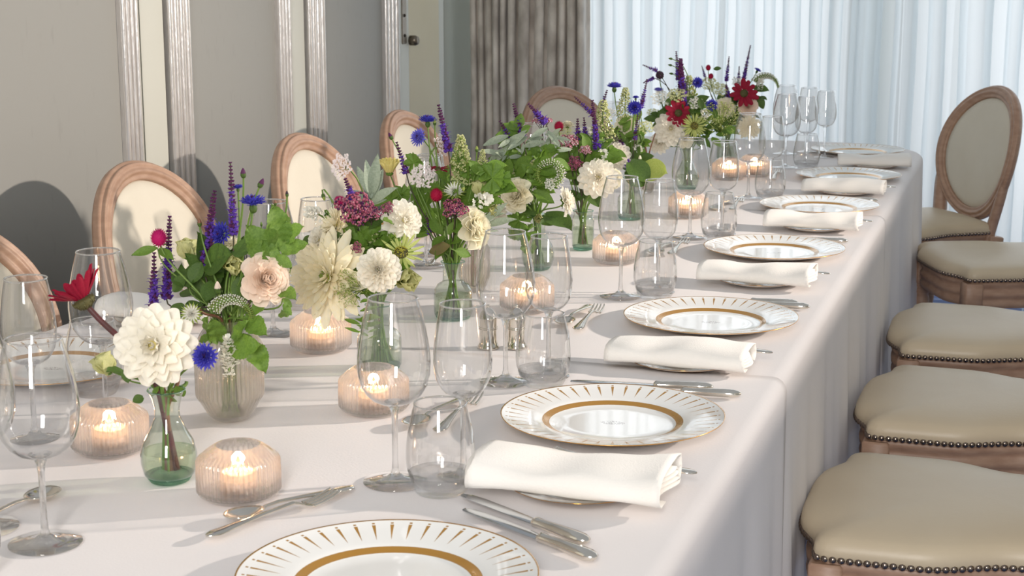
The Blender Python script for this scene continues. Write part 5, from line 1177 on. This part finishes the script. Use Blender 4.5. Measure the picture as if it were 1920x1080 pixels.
# ---- small accents that fill the bouquets out
for v, L_ in (('C', (('stock', 590, 400, 44, 'LC', 'loose white blossoms at the left edge'), ('umbel', 700, 440, 40, 'C', 'small green umbel under the sedum'), ('lacew', 655, 440, 36, 'C', 'small white lace head left of centre'), ('astr', 690, 480, 34, 'C', 'greenish star flower between the dahlias'), ('dec', 600, 450, 56, 'LC', 'cream dahlia showing behind the frilled one'))),
              ('D', (('stock', 905, 375, 46, 'RC', 'white blossoms behind the hellebore'), ('umbel', 835, 425, 34, 'C', 'small lime umbel low in the middle'), ('panicle', 905, 300, 40, 'U', 'slim lime panicle at the right'), ('hell', 925, 395, 34, 'RC', 'small white-green hellebore at the right'), ('lacew', 770, 375, 34, 'C', 'small white lace head low at the left'))),
              ('E', (('stock', 1000, 350, 34, 'C', 'white blossoms between rose and curled spike'), ('dec', 935, 400, 36, 'LC', 'small white flower at the left edge'), ('umbel', 950, 330, 40, 'C', 'green umbel above the cream rose'), ('hell', 1010, 410, 26, 'C', 'small green hellebore under the rose'))),
              ('F', (('lacew', 1100, 250, 36, 'UC', 'white lace head between the salvias'), ('rose', 1150, 335, 40, 'RC', 'cream rose beside the white dahlia'), ('umbel', 1060, 250, 30, 'UC', 'small green umbel behind the globe'), ('stock', 1130, 290, 36, 'C', 'white blossoms above the dahlia'))),
              ('G', (('umbel', 1210, 240, 36, 'UC', 'green umbel under the cornflower'), ('lacew', 1140, 215, 34, 'UC', 'white lace head at the left'), ('stock', 1195, 280, 34, 'C', 'white blossoms above the lime leaf'))),
              ('H', (('umbel', 1270, 180, 40, 'UC', 'green umbel behind the white lace'), ('stock', 1320, 215, 34, 'C', 'small cream blossoms above the zinnia'), ('rose', 1285, 262, 34, 'C', 'small cream rose low in the middle'), ('umbel', 1225, 215, 30, 'UC', 'green umbel at the left edge'))),
              ('I', (('lacew', 1385, 155, 30, 'UC', 'pale lilac lace head behind the echinacea'), ('umbel', 1350, 170, 36, 'UC', 'lime umbel left of the echinacea'), ('stock', 1425, 160, 26, 'UC', 'cream blossoms at the right'), ('fennel', 1380, 225, 60, 'C', 'airy dill cloud under the roses')))):
    for (k_, x_, y_, w_, f_, l_) in L_: fl(k_, v, x_, y_, w_, f_, l_, dy=rs.uniform(-.03, .03))
fill('C', '', 640, 440, 60, 70, 7, seed_=23, dy=.02, m='leafdark', stems=5); fill('D', '', 880, 340, 60, 70, 8, seed_=25, dy=.02, m='mint', stems=5)
fill('E', '', 960, 330, 60, 60, 7, (22, 40), seed_=27, dy=.03, m='mint', stems=5); fill('F', '', 1110, 290, 50, 70, 7, (18, 34), seed_=29, dy=.03, m='mint', stems=5)
fill('G', '', 1175, 250, 40, 55, 7, (16, 28), seed_=31, dy=.02, m='mint', stems=5); fill('H', '', 1300, 230, 70, 60, 8, (14, 28), seed_=33, dy=.02, stems=6)
fill('B', '', 410, 520, 90, 90, 7, (30, 52), seed_=35, dy=.04, m='leafdark', stems=6)
